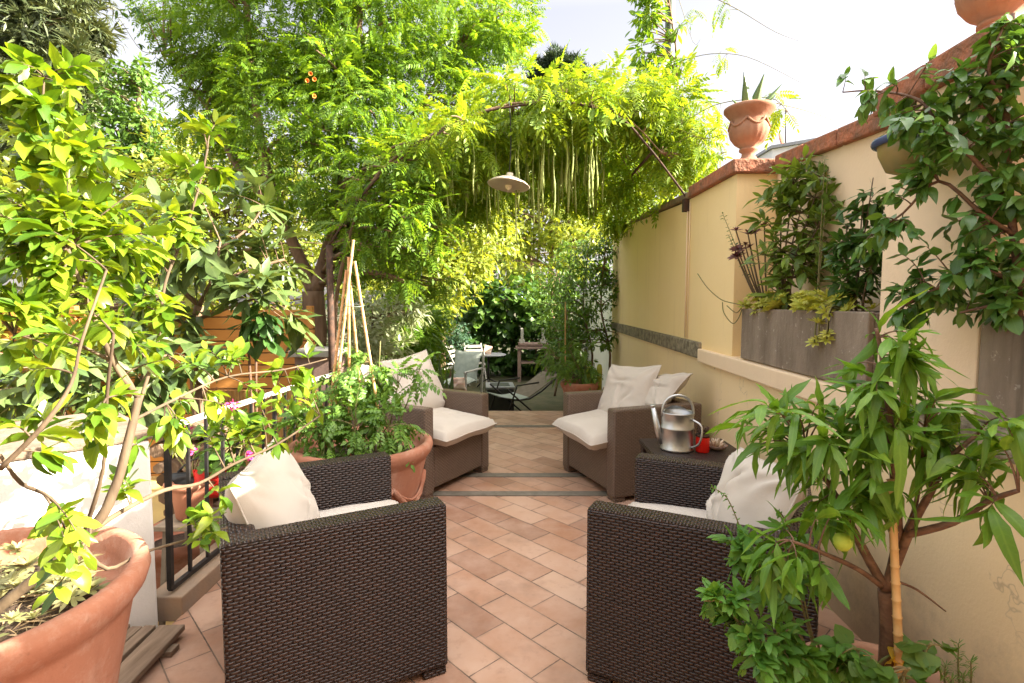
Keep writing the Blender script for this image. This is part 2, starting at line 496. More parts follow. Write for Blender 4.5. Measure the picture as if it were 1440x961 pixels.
# ------------------------------------------------------------------ mesh writing
class MB:
    def __init__(s):
        s.v, s.f, s.uv, s.sm = [], [], [], []

    def face(s, idx, uv=None, smooth=False):
        s.f.append(tuple(idx))
        s.uv.append(uv or [(0, 0)] * len(idx))
        s.sm.append(smooth)

    def hexa(s, p, uvscale=1):
        """8 corners: bottom 0-3 counter-clockwise, top 4-7"""
        o = len(s.v)
        p = [Vector(q) for q in p]
        s.v += p
        for q in ((3, 2, 1, 0), (4, 5, 6, 7), (0, 1, 5, 4), (1, 2, 6, 5), (2, 3, 7, 6), (3, 0, 4, 7)):
            a, b, d = p[q[0]], p[q[1]], p[q[3]]
            w, h = (b - a).length, (d - a).length
            s.face([o + i for i in q], [(0, 0), (w, 0), (w, h), (0, h)])
        return s

    def box(s, c, d, rot=None):
        c = Vector(c)
        hx, hy, hz = d[0] / 2, d[1] / 2, d[2] / 2
        p = [Vector(q) for q in ((-hx, -hy, -hz), (hx, -hy, -hz), (hx, hy, -hz), (-hx, hy, -hz), (-hx, -hy, hz), (hx, -hy, hz), (hx, hy, hz), (-hx, hy, hz))]
        if rot is not None:
            p = [rot @ q for q in p]
        return s.hexa([q + c for q in p])

    def bar(s, a, b, w, h, up=(0, 0, 1)):
        a, b = Vector(a), Vector(b)
        d = (b - a).normalized()
        sd_ = d.cross(Vector(up))
        if sd_.length < 1e-4:
            sd_ = d.cross(Vector((1, 0, 0)))
        sd_.normalize()
        n = sd_.cross(d)
        q = []
        for e in (-1, 1):
            for pnt, sgn in ((a, 1), (b, 1)):
                pass
        w, h = w / 2, h / 2
        return s.hexa([a - sd_ * w - n * h, a + sd_ * w - n * h, b + sd_ * w - n * h, b - sd_ * w - n * h,
                       a - sd_ * w + n * h, a + sd_ * w + n * h, b + sd_ * w + n * h, b - sd_ * w + n * h])

    def tube(s, pts, r, n=8, cap=True):
        pts = [Vector(p) for p in pts]
        if not isinstance(r, (list, tuple)):
            r = [r] * len(pts)
        o = len(s.v)
        t0 = (pts[1] - pts[0]).normalized()
        ref = Vector((0, 0, 1)) if abs(t0.z) < .9 else Vector((1, 0, 0))
        x = t0.cross(ref).normalized()
        L = 0
        for i, p in enumerate(pts):
            t = (pts[min(i + 1, len(pts) - 1)] - pts[max(i - 1, 0)])
            t = t.normalized() if t.length > 1e-9 else t0
            x = x - t * x.dot(t)
            x = x.normalized() if x.length > 1e-6 else t.orthogonal().normalized()
            y = t.cross(x)
            for k in range(n):
                a = 2 * math.pi * k / n
                s.v.append(p + (x * math.cos(a) + y * math.sin(a)) * r[i])
        for i in range(len(pts) - 1):
            l = (pts[i + 1] - pts[i]).length
            for k in range(n):
                k2 = (k + 1) % n
                per = 2 * math.pi * r[i] / n
                s.face((o + i * n + k, o + i * n + k2, o + (i + 1) * n + k2, o + (i + 1) * n + k),
                       [(k * per, L), ((k + 1) * per, L), ((k + 1) * per, L + l), (k * per, L + l)], True)
            L += l
        if cap:
            s.face([o + k for k in range(n)][::-1])
            s.face([o + (len(pts) - 1) * n + k for k in range(n)])
        return s

    def lathe(s, prof, c=(0, 0, 0), n=40, wob=None, rot=None):
        o = len(s.v)
        c = Vector(c)
        for i, (r, z) in enumerate(prof):
            for k in range(n):
                a = 2 * math.pi * k / n
                rr = r * (1 + (wob(a, z) if wob else 0))
                q = Vector((rr * math.cos(a), rr * math.sin(a), z))
                if rot is not None:
                    q = rot @ q
                s.v.append(q + c)
        for i in range(len(prof) - 1):
            for k in range(n):
                k2 = (k + 1) % n
                s.face((o + i * n + k, o + i * n + k2, o + (i + 1) * n + k2, o + (i + 1) * n + k), None, True)
        if prof[0][0] > 1e-5:
            s.face([o + k for k in range(n)][::-1])
        if prof[-1][0] > 1e-5:
            s.face([o + (len(prof) - 1) * n + k for k in range(n)])
        return s

    def grid(s, fn, nu, nv, closed_u=False, smooth=True):
        o = len(s.v)
        for i in range(nu + 1):
            for j in range(nv + 1):
                s.v.append(Vector(fn(i / nu, j / nv)))
        for i in range(nu):
            for j in range(nv):
                a = o + i * (nv + 1) + j
                s.face((a, a + nv + 1, a + nv + 2, a + 1), None, smooth)
        return s

    def build(s, name, mat, parent=None, bevel=0, world=True):
        me = bpy.data.meshes.new(name)
        me.from_pydata([tuple(v) for v in s.v], [], s.f)
        ul = me.uv_layers.new(name='UVMap')
        flat = [c for f in s.uv for uv in f for c in uv]
        ul.data.foreach_set('uv', flat)
        me.polygons.foreach_set('use_smooth', s.sm)
        me.materials.append(mat)
        me.update()
        return link(name, me, parent, bevel, world)


def link(name, me, parent=None, bevel=0, world=True):
    o = bpy.data.objects.new(name, me)
    C.objects.link(o)
    if parent is not None:
        o.parent = parent
        if world:
            m = parent.matrix_basis.copy()
            q = parent.parent
            while q is not None:
                m = q.matrix_basis @ m if q.type == 'EMPTY' else m
                q = q.parent
            if parent.type != 'EMPTY':
                m = Matrix.Identity(4)
            o.matrix_parent_inverse = m.inverted()
    if bevel:
        b = o.modifiers.new('bevel', 'BEVEL')
        b.width = bevel
        b.segments = 2
        b.limit_method = 'ANGLE'
        b.angle_limit = R(50)
    return o


def sub(name, mb, mat, part, bevel=0):
    """sub-part of a part whose vertices are in the same space"""
    o = mb.build(name, mat, None, bevel)
    o.parent = part
    return o


def thing(name, label, cat, loc=(0, 0, 0), rz=0, group=None):
    o = bpy.data.objects.new(name, None)
    o.empty_display_size = .1
    C.objects.link(o)
    o.location = loc
    o.rotation_euler = (0, 0, rz)
    o.matrix_basis = Matrix.Translation(Vector(loc)) @ Matrix.Rotation(rz, 4, 'Z')
    return tag(o, label, cat, group)


def tag(o, label=None, cat=None, group=None, kind=None):
    for k, v in (('label', label), ('category', cat), ('group', group), ('kind', kind)):
        if v:
            o[k] = v
    return o


def copy_tree(o, parent=None):
    c = o.copy()
    C.objects.link(c)
    if parent is not None:
        c.parent = parent
    for ch in list(o.children):
        copy_tree(ch, c)
    return c


# ------------------------------------------------------------------ leaves
def leaf_t(w=.4, nseg=3, fold=.18, curl=.25, shape=1.0, wave=0.0):
    """one leaf along +y, length 1; returns verts, faces"""
    v = [(0, 0, 0)]
    f = []
    prev = None
    for i in range(1, nseg):
        t = i / nseg
        ww = w / 2 * math.sin(math.pi * t ** shape) ** .8
        z = -curl * t * t
        y = t * (1 - .12 * curl * t)
        k = len(v)
        wv = wave * (1 if i % 2 else -1)
        v += [(-ww, y, z + fold * ww + wv), (0, y, z), (ww, y, z + fold * ww - wv)]
        if prev is None:
            f += [(0, k + 1, k), (0, k + 2, k + 1)]
        else:
            f += [(prev, prev + 1, k + 1, k), (prev + 1, prev + 2, k + 2, k + 1)]
        prev = k
    v.append((0, 1 - .12 * curl, -curl))
    t = len(v) - 1
    f += [(prev, prev + 1, t), (prev + 1, prev + 2, t)]
    v = np.array(v, float)
    return np.hstack([v, v[:, :2]]), f


def diamond_t(w=.45):
    v = np.array([(0, 0, 0), (-w / 2, .45, .06), (0, 1, -.08), (w / 2, .45, .06)], float)
    return np.hstack([v, v[:, :2]]), [(0, 3, 2, 1)]


def merge_t(items):
    V, Fc = [], []
    o = 0
    for v, f in items:
        V.append(v)
        Fc += [tuple(i + o for i in q) for q in f]
        o += len(v)
    return np.vstack(V), Fc


def xf(t, scale, ang, pos, tilt=0, roll=0):
    v, f = t
    m = Matrix.Rotation(ang, 3, 'Z') @ Matrix.Rotation(tilt, 3, 'X') @ Matrix.Rotation(roll, 3, 'Y')
    return np.hstack([v[:, :3] @ (np.array(m).T) * scale + np.array(pos), v[:, 3:]]), f


def pinnate_t(pairs=6, ll=.3, lw=.36, droop=.25, leaf=None, ang=62):
    items = []
    lf = leaf or diamond_t(lw)
    for i in range(pairs):
        t = .18 + .74 * i / pairs
        z = -droop * t * t
        l = ll * (1 - .35 * abs(t - .5))
        for sg in (-1, 1):
            items.append(xf(lf, l, sg * R(-ang), (0, t, z), R(-14), sg * .2))
    items.append(xf(lf, ll * 1.05, 0, (0, .93, -droop * .9), R(-25)))
    rx = np.array([(-.006, 0, 0), (.006, 0, 0), (.005, .5, -droop * .25), (-.005, .5, -droop * .25), (.004, .95, -droop * .9), (-.004, .95, -droop * .9)])
    items.append((np.hstack([rx, rx[:, :2] * 0 + .3]), [(0, 1, 2, 3), (3, 2, 4, 5)]))
    return merge_t(items)


def rosette_t(n=10, w=.35, up=.5, rings=2, nseg=3, shape=1.2):
    items = []
    lf = leaf_t(w, nseg, .2, .15, shape)
    for k in range(n * rings):
        ring = k // n
        a = k * 2.39996
        items.append(xf(lf, 1 - .35 * ring, a, (0, 0, .04 * ring), R(90) * up * (.35 + .6 * ring)))
    return merge_t(items)


def scatter(name, tmpl, pos, dirs, nrm, size, mat, parent, kind=None):
    """copies of one leaf template written into ONE mesh (a crown)"""
    v, f = tmpl
    tuv = v[:, 3:5]
    v = v[:, :3]
    M_, n = len(pos), len(v)
    d = dirs / (np.linalg.norm(dirs, axis=1, keepdims=True) + 1e-9)
    x = np.cross(d, nrm)
    x /= (np.linalg.norm(x, axis=1, keepdims=True) + 1e-9)
    z = np.cross(x, d)
    sz = np.broadcast_to(np.asarray(size, float), (M_,))[:, None, None]
    g = np.random.default_rng(M_ * 7 + n)
    lv = np.repeat(v[None], M_, 0)
    if n < 40:
        lv[:, :, 0] *= g.uniform(.72, 1.2, (M_, 1))
        lv[:, :, 2] *= g.uniform(-.2, 2.0, (M_, 1))
        lv[:, :, 0] += (g.normal(size=(M_, 1)) * .10) * lv[:, :, 1] ** 2
        lv[:, 1:] += g.normal(size=(M_, n - 1, 3)) * .014
    else:
        lv += g.normal(size=lv.shape) * .006
    P = (lv[:, :, 0:1] * x[:, None, :] + lv[:, :, 1:2] * d[:, None, :] + lv[:, :, 2:3] * z[:, None, :]) * sz + pos[:, None, :]
    co = P.reshape(-1, 3).astype(np.float32)
    lt = np.array([len(q) for q in f])
    li = np.concatenate([np.array(q) for q in f])
    LI = (li[None, :] + (np.arange(M_) * n)[:, None]).ravel().astype(np.int32)
    LT = np.tile(lt, M_).astype(np.int32)
    LS = np.concatenate([[0], np.cumsum(LT)[:-1]]).astype(np.int32)
    me = bpy.data.meshes.new(name)
    me.vertices.add(len(co))
    me.vertices.foreach_set('co', co.ravel())
    me.loops.add(len(LI))
    me.loops.foreach_set('vertex_index', LI)
    me.polygons.add(len(LT))
    me.polygons.foreach_set('loop_start', LS)
    me.polygons.foreach_set('loop_total', LT)
    me.polygons.foreach_set('use_smooth', np.ones(len(LT), bool))
    me.update(calc_edges=True)
    me.validate()
    ul = me.uv_layers.new(name='UVMap')
    if len(ul.data) == len(LI):
        ul.data.foreach_set('uv', np.tile(tuv[li], (M_, 1)).astype(np.float32).ravel())
    me.materials.append(mat)
    o = link(name, me, parent)
    return o


def unit(rng, n):
    q = rng.normal(size=(n, 3))
    return q / np.linalg.norm(q, axis=1, keepdims=True)


def lobe_px(L):
    """(px, py, Y, r_px [,depth factor]) -> centre, radius"""
    out = []
    for q in L:
        c = at(q[0], q[1], q[2])
        r = q[3] * q[2] / F
        out.append((np.array(c), np.array((r, r * (q[4] if len(q) > 4 else 1.0), r * (q[5] if len(q) > 5 else 1.0)))))
    return out


def bez(a, b, bend, n=6):
    a, b = Vector(a), Vector(b)
    m = (a + b) / 2 + Vector(bend)
    return [(a * (1 - t) ** 2 + m * 2 * t * (1 - t) + b * t * t) for t in [i / n for i in range(n + 1)]]


def nearest(stems, p):
    best, bd = None, 1e9
    for pts, r0, r1 in stems:
        for i, q in enumerate(pts):
            d = (Vector(q) - p).length * (1.0 if q[2] <= p.z + .05 else 1.35)
            if d < bd:
                bd, best = d, (Vector(q), r0 + (r1 - r0) * i / max(1, len(pts) - 1))
    return best


def dense(pts, k=5):
    """smooth a polyline"""
    P = [Vector(p) for p in pts]
    out = []
    for i in range(len(P) - 1):
        p0, p1, p2, p3 = P[max(i - 1, 0)], P[i], P[i + 1], P[min(i + 2, len(P) - 1)]
        for j in range(k):
            t = j / k
            out.append(.5 * ((2 * p1) + (p2 - p0) * t + (2 * p0 - 5 * p1 + 4 * p2 - p3) * t * t + (3 * p1 - p0 - 3 * p2 + p3) * t ** 3))
    out.append(P[-1])
    return out


def stems_mb(stems, n=8):
    mb = MB()
    for pts, r0, r1 in stems:
        k = len(pts)
        mb.tube(pts, [(r0 + (r1 - r0) * i / (k - 1)) * (1 + .12 * noise.noise(Vector(pts[i]) * 14)) for i in range(k)], n)
    return mb


def tree(name, label, cat, stems, lobes, tmpl, size, clumps, per, mat, bark, seed, group=None, droop=.3, clump_r=.3, base=None, limb_r=.035, shell=.75, parts=('trunk', 'crown'), limbs=True):
    """trunk with limbs out to clumps of leaves spread through the lobes"""
    rng = np.random.default_rng(seed)
    base = base if base is not None else Vector(stems[0][0][0])
    root = thing(name, label, cat, base, 0, group)
    mb = stems_mb(stems)
    P, D, Nn, Sz = [], [], [], []
    tot = sum(float(np.prod(r)) ** (2 / 3) for c, r in lobes)
    for c, r in lobes:
        nc = max(3, int(clumps * float(np.prod(r)) ** (2 / 3) / tot))
        u = unit(rng, nc) * (rng.random((nc, 1)) ** (1 / 3) * (1 - shell) + shell * rng.random((nc, 1)) ** .33)
        cc = c + u * r
        rm = float(np.mean(r))
        for q in cc:
            k = max(2, int(per * rng.uniform(.5, 1.5)))
            cr = clump_r * rm * rng.uniform(.6, 1.3)
            off = rng.normal(size=(k, 3)) * cr * np.array((.6, .6, .45))
            P.append(q + off)
            out = off / (np.linalg.norm(off, axis=1, keepdims=True) + 1e-6)
            oc = (q - c) / (np.linalg.norm(q - c) + 1e-6)
            D.append(out * .7 + oc * .6 + rng.normal(size=(k, 3)) * .45 + np.array((0, 0, -droop)))
            Nn.append(np.array((0, 0, 1.)) + oc * .5 + rng.normal(size=(k, 3)) * .45)
            Sz.append(size * rng.uniform(.65, 1.25, k))
        if limbs:
            for q in cc[:: max(1, nc // 7)]:
                s0, rr = nearest(stems, Vector(q))
                rl = min(limb_r, rr * .6)
                pts = bez(s0, q, (0, 0, .12 * (Vector(q) - s0).length), 6)
                mb.tube(pts, [rl * (1 - .85 * i / 6) + .003 for i in range(7)], 6)
    mb.build(parts[0], bark, root)
    scatter(parts[1], tmpl, np.vstack(P), np.vstack(D), np.vstack(Nn), np.concatenate(Sz), mat, root)
    return root


def twiggy(name, label, cat, stems, lobes, tmpl, size, lpt, mat, bark, seed, base=None, droop=.3, group=None, twig_r=.003, gather=.55, parts=('stem', 'foliage'), twig_len=None, up=.25, whorl=False, stem_leaves=0):
    """stems drawn one by one, twigs from them into the lobes, leaves along each twig; lobes = (centre, radii, twigs)"""
    rng = np.random.default_rng(seed)
    base = base if base is not None else Vector(stems[0][0][0])
    root = thing(name, label, cat, base, 0, group)
    mb = stems_mb(stems)
    P, D, Nn, Sz = [], [], [], []

    def leaf_at(p, t, i, tip=False, sc=1.0):
        t = np.array(t)
        side = np.cross(t, (0.1, .2, 1.))
        side /= np.linalg.norm(side) + 1e-6
        oth = np.cross(side, t)
        a = i * 2.399 + rng.normal() * .5
        rad = side * math.cos(a) + oth * math.sin(a)
        P.append(np.array(p))
        D.append(t * (.9 if tip else .5) + rad * (.55 if tip else .85) + rng.normal(size=3) * .2 + np.array((0, 0, -droop)))
        Nn.append(np.array((0, 0, 1.)) + rng.normal(size=3) * .3 + t * .2)
        Sz.append(size * sc * rng.uniform(.6, 1.2))

    cnt = 0
    for c, r, n in lobes:
        u = unit(rng, n) * (rng.random((n, 1)) ** .4)
        for q in c + u * r:
            q = Vector(q)
            s0, rr = nearest(stems, q)
            if twig_len and (q - s0).length > twig_len:
                q = s0 + (q - s0).normalized() * twig_len * rng.uniform(.6, 1.1)
            ln = (q - s0).length
            pts = bez(s0, q, (rng.normal() * .08 * ln, rng.normal() * .08 * ln, up * ln), 7)
            tr = min(twig_r * (1 + ln * 2), rr * .8)
            mb.tube(pts, [tr * (1 - .7 * i / 7) for i in range(8)], 5)
            k = max(2, int(lpt * rng.uniform(.7, 1.3)))
            for i in range(k):
                t = 1 - gather * (i / k) if not whorl else 1 - .06 * i / k
                x = t * 7
                i0 = min(6, int(x))
                p = pts[i0].lerp(pts[i0 + 1], x - i0)
                tg = (pts[i0 + 1] - pts[i0]).normalized()
                leaf_at(p, tg, i, i < 3)
                cnt += 1
    if stem_leaves:
        for pts, r0, r1 in stems:
            L = sum((Vector(pts[i + 1]) - Vector(pts[i])).length for i in range(len(pts) - 1))
            k = int(L / stem_leaves)
            for i in range(k):
                x = (i + .5) / max(1, k) * (len(pts) - 1)
                i0 = min(len(pts) - 2, int(x))
                p = Vector(pts[i0]).lerp(Vector(pts[i0 + 1]), x - i0)
                leaf_at(p, (Vector(pts[i0 + 1]) - Vector(pts[i0])).normalized(), i, False, .8)
    mb.build(parts[0], bark, root)
    scatter(parts[1], tmpl, np.array(P), np.array(D), np.array(Nn), np.array(Sz), mat, root)
    return root


def tw(L):
    out = []
    for q in L:
        c = np.array(at(q[0], q[1], q[2]))
        r = q[3] * q[2] / F
        out.append((c, np.array((r, min(r, .5), r)), q[4]))
    return out


def pxpath(pts, k=4):
    return dense([at(*p) for p in pts], k)


#%%SETTING%%
# ------------------------------------------------------------------ setting: ground, terrace, kerb
GZ = -.42
mb = MB()
mb.hexa([(-150, -60, GZ - .5), (150, -60, GZ - .5), (150, 240, GZ - .5), (-150, 240, GZ - .5), (-150, -60, GZ), (150, -60, GZ), (150, 240, GZ), (-150, 240, GZ)])
tag(mb.build('ground', T['ground']), kind='structure')
XL = -1.40
mb = MB()
mb.box(((XL + 1.75) / 2, 1.77, -.215), (1.75 - XL, 9.54, .43))
tag(mb.build('terrace_floor', T['tile']), kind='structure')
mb = MB()
for Y in (3.654, 4.055, 5.70):
    mb.box(((XL + 1.36) / 2, Y, .003), (1.36 - XL, .085, .006))
tag(mb.build('paving_strip', T['grey_strip']), kind='structure')
mb = MB()
mb.box((XL + .1, 6.62, -.30), (3.0, .16, .24)).box((.1, 6.78, -.36), (3.0, .16, .12))
tag(mb.build('garden_step', T['grey_strip']), kind='structure')
mb = MB()
mb.box((-1.47, 4.3, .025), (.15, 4.2, .11))
tag(mb.build('kerb', T['kerb'], bevel=.006), kind='structure')
mb = MB()
mb.box((-2.6, 3.4, GZ + .02), (2.2, 4.6, .04))
tag(mb.build('lower_path', T['sand_floor']), kind='structure')

# ------------------------------------------------------------------ boundary wall on the right
A, B = 1.30, .034


def wx(Y, off=0.0):
    return A + B * Y + off


def wblock(mb, y0, y1, z0, z1, off0, off1, z1b=None, z0b=None):
    """block along the wall line from y0 to y1, from off0 (front) to off1 (back)"""
    z1b = z1 if z1b is None else z1b
    z0b = z0 if z0b is None else z0b
    mb.hexa([(wx(y0, off0), y0, z0), (wx(y0, off1), y0, z0), (wx(y1, off1), y1, z0b), (wx(y1, off0), y1, z0b),
             (wx(y0, off0), y0, z1), (wx(y0, off1), y0, z1), (wx(y1, off1), y1, z1b), (wx(y1, off0), y1, z1b)])
    return mb


wall = thing('boundary_wall', 'tall cream yellow plaster wall along the right of the terrace with coping and ledge', 'wall', (wx(3), 3, 0))
mb = MB()
wblock(mb, 3.47, 4.75, .932, 2.13, 0, .42, 2.17)
wblock(mb, 4.75, 8.62, .932, 2.17, 0, .40, 2.44)
mb.build('wall_panel', T['wall'], wall)
wblock(wblock(MB(), -.8, 3.468, -.42, .976, .002, .5), 3.468, 8.62, -.42, .93, .002, .4).build('base_panel', T['wall_low'], wall)
mb = MB()
wblock(mb, 2.02, 3.468, .978, 2.12, .25, .55, 2.13)
wblock(mb, 1.565, 2.018, .978, 2.0, 0, .5, 2.005)
wblock(mb, -.8, 1.563, .978, 1.99, .25, .55, 2.0)
mb.build('recess_panel', T['ledge'], wall, .006)
mb = MB()
for i, (a, b, z, zb, o0) in enumerate([(3.43, 3.90, 2.13, 2.145, -.04), (3.905, 4.40, 2.145, 2.16, -.04)]):
    wblock(mb, a, b, z, z + .085, o0, .46, zb + .085, zb)
for i in range(4):
    y0, y1 = 2.06 + i * .342, 2.06 + (i + 1) * .342 - .006
    z0, z1 = 2.045 + .10 * i / 4, 2.045 + .10 * (i + 1) / 4
    wblock(mb, y0, y1, z0, z0 + .085, .21, .59, z1 + .085, z1)
for i in range(2):
    y0 = 1.53 + i * .265
    wblock(mb, y0, y0 + .26, 2.002, 2.088, -.04, .59)
for i in range(4):
    y0 = -.3 + i * .456
    wblock(mb, y0, y0 + .45, 1.995, 2.08, .21, .59)
mb.build('coping', T['coping'], wall, .01)
mb = MB()
for i in range(6):
    y0 = 4.40 + i * .71
    z = 2.16 + (2.445 - 2.16) * i / 6
    zb = 2.16 + (2.445 - 2.16) * (i + 1) / 6
    wblock(mb, y0, y0 + .70, z, z + .055, -.03, .44, zb + .055, zb)
mb.build('stone_coping', T['coping_far'], wall, .012)
mb = MB()
wblock(mb, 1.99, 4.08, .875, .974, -.035, .24)
mb.build('ledge', T['ledge'], wall, .008)
mb = MB()
for i in range(8):
    y0 = 4.09 + i * .56
    wblock(mb, y0, y0 + .555, .895, 1.02, -.03, .1)
wblock(mb, -.6, 1.97, .90, .98, -.05, .1)
mb.build('stone_band', T['stone_band'], wall, .012)
mb = MB()
mb.tube([(wx(4.5, -.012), 4.5, 2.13), (wx(4.5, -.012), 4.5, 1.03)], .006)
mb.tube([(wx(4.44, -.01), 4.44, 2.13), (wx(4.44, -.01), 4.44, 1.03)], .004)
mb.build('cable', T['ledge'], wall)

# unseen house front behind the camera, added to cut skylight on the near chairs
hf = thing('house', 'unseen cream plastered house front with an open doorway, added to shade the near end of the terrace', 'house', (-1.2, -2.7, 0))
mb = MB()
mb.box((-3.6, -2.85, 2.6), (5.0, .3, 6.04)).box((.92, -2.85, 2.6), (1.9, .3, 6.04)).box((-.565, -2.85, 3.93), (1.07, .3, 3.38))
mb.build('wall', T['wall'], hf)
MB().box((-.95, -3.12, 1.1), (.05, .62, 2.2)).build('door', T['brownwood'], hf, .005)

# lower rendered wall beyond, overgrown
mb = MB()
wblock(mb, 8.64, 14, GZ, 1.6, .05, .3)
tag(mb.build('garden_wall', T['white_plaster']), 'whitewashed low wall behind the climbing plant beyond the yellow wall', 'wall')


def planter(y0, y1, label):
    t = thing('concrete_planter', label, 'planter', (wx(y0, .12), (y0 + y1) / 2, .98), 0, 'concrete planters set in the wall')
    mb = MB()
    o0, o1, z0, z1, th = -.012, .235, .981, 1.285, .028
    wblock(mb, y0, y1, z0, z1, o0, o0 + th)
    wblock(mb, y0, y1, z0, z1, o1 - th, o1)
    wblock(mb, y0, y0 + th, z0, z1 - .003, o0 + th, o1 - th)
    wblock(mb, y1 - th, y1, z0, z1 - .003, o0 + th, o1 - th)
    mb.build('trough', T['concrete'], t, .006)
    mb = MB()
    wblock(mb, y0 + th, y1 - th, z0 + .02, z1 - .03, o0 + th, o1 - th)
    mb.build('soil', T['soil'], t)


planter(2.06, 3.30, 'long grey concrete planter with yellow succulents spilling over its edge')
planter(.35, 1.545, 'dark grey concrete planter at the right edge below the creeper')


# ------------------------------------------------------------------ urns on the wall
def urn(x, y, z, sc, label):
    t = thing('garden_urn', label, 'urn', (x, y, z), 0, 'terracotta urns on the wall')
    prof = [(.085, 0), (.09, .012), (.06, .03), (.042, .055), (.04, .075), (.058, .088), (.058, .1), (.05, .108), (.085, .135), (.112, .175), (.122, .215), (.118, .25), (.108, .275),
            (.11, .285), (.125, .305), (.15, .335), (.158, .345), (.158, .36), (.147, .366), (.13, .35), (.11, .33), (.0, .325)]

    def wob(a, zz):
        return .035 * abs(math.sin(a * 9)) if .12 < zz / sc < .24 else 0

    MB().lathe([(r * sc, q * sc) for r, q in prof], (x, y, z), 72, wob).build('bowl', T['terracotta_dusty'], t)
    mb = MB()
    for k in range(6):
        a0 = 2 * math.pi * k / 6
        pts = [(x + (.120 - .004 * math.cos(u * 6.28)) * sc * math.cos(a0 + u * 1.047), y + .121 * sc * math.sin(a0 + u * 1.047), z + sc * (.278 - .045 * math.sin(math.pi * u))) for u in [i / 8 for i in range(9)]]
        mb.tube(pts, .008 * sc, 6)
    mb.build('garland', T['terracotta_dusty'], t)
    return t


u1 = at(1052, 222, 3.62)
urn(u1.x, 3.62, 2.222, 1.0, 'terracotta urn with aloe standing on the wall corner above the planter')
u2 = at(1402, 30, 1.72)
urn(u2.x, 1.72, 2.09, .85, 'terracotta urn cut off by the top of the photo above the creeper')


def blade(mb, base, tip, w, th=.3, n=6, bend=.1):
    base, tip = Vector(base), Vector(tip)
    d = tip - base
    sd_ = d.cross(Vector((.3, 1, .2))).normalized()
    nn = sd_.cross(d).normalized()
    o = len(mb.v)
    for i in range(n + 1):
        t = i / n
        c = base + d * t + Vector((0, 0, bend * math.sin(math.pi * t) * d.length))
        ww = w * (1 - t) ** .6 * (.75 + .5 * math.sin(math.pi * min(1, t * 1.3)))
        ww = max(ww, .0008)
        mb.v += [c - sd_ * ww, c - nn * ww * th, c + sd_ * ww, c + nn * ww * th * .2]
    for i in range(n):
        for k in range(4):
            k2 = (k + 1) % 4
            mb.face((o + i * 4 + k, o + i * 4 + k2, o + i * 4 + 4 + k2, o + i * 4 + 4 + k), None, True)


al = thing('aloe_plant', 'spiky aloe growing out of the terracotta urn on the wall', 'plant', (u1.x, 3.62, 2.55))
for px, py in ((1046, 100), (1075, 103), (1100, 118), (1029, 140), (1062, 128), (1090, 135)):
    mb = MB()
    blade(mb, (u1.x + (px - 1058) * .001, 3.62 + random.uniform(-.03, .03), 2.54), at(px, py, 3.62 + random.uniform(-.08, .08)), .032 if py < 105 else .02, .3, 8, .02)
    mb.build('leaf', T['lf_agave'], al)

# ------------------------------------------------------------------ pergola
PY = 4.52
pg = thing('pergola', 'rusted iron arch pergola spanning from a post to the yellow wall', 'pergola', (-1.5, PY, 0))
arch = pxpath([(463, 345, PY), (520, 262, PY), (590, 205, PY), (660, 165, PY), (720, 150, PY), (800, 145, PY), (870, 165, PY), (910, 205, PY), (945, 250, PY), (970, 284, PY)], 5)
MB().tube(arch, .0095, 8).build('arch', T['rust_iron'], pg)
p463 = at(463, 345, PY)
MB().tube([(p463.x, PY, .02), p463], .028, 10).build('post', T['rust_iron'], pg)
arch2 = [Vector((p.x + .12, 8.2, p.z + .15)) for p in arch]
MB().tube(arch2, .0095, 8).build('arch', T['rust_iron'], pg)
MB().tube([(arch2[0].x, 8.2, GZ), arch2[0]], .035, 10).build('post', T['pole'], pg)
for i in (14, 22, 36):
    MB().tube([arch[i], (arch[i] + arch2[i]) / 2 + Vector((0, 0, -.03)), arch2[i]], .012, 8).build('purlin', T['rust_iron'], pg)
for q, Y in ((arch[-1], PY), (arch2[-1], 8.2)):
    mb = MB()
    mb.box((wx(Y, -.02), Y, q.z - .03), (.05, .06, .1))
    mb.tube([(q.x, Y, q.z), (q.x + .02, Y - .03, q.z - .04), (q.x + .07, Y - .06, q.z - .035), (q.x + .09, Y - .08, q.z + .05)], .008, 6)
    mb.build('bracket', T['rust_iron'], pg)

LP = at(716, 254, 4.60)
lamp = thing('pendant_lamp', 'cream enamel pendant lamp hanging under the leafy arch', 'lamp', LP)
rt = Matrix.Rotation(R(7), 3, 'Y') @ Matrix.Rotation(R(-6), 3, 'X')
MB().lathe([(.175, -.045), (.178, -.04), (.15, -.018), (.09, .012), (.03, .035), (.028, .06), (0, .062), (0, .03), (.028, .022), (.09, -.002), (.148, -.03), (.172, -.045)], LP, 40, rot=rt).build('lamp_shade', T['enamel'], lamp)
MB().lathe([(0, .05), (.016, .03), (.016, 0), (.028, -.035), (.03, -.055), (.018, -.078), (0, -.085)], LP, 20, rot=rt).build('bulb', T['bulb'], lamp)
topc = arch[21]
MB().tube(bez(LP + Vector((0, 0, .055)), (LP.x, PY + .02, 2.95), (.03, 0, 0), 6), .005, 6).build('cord', T['black'], lamp)

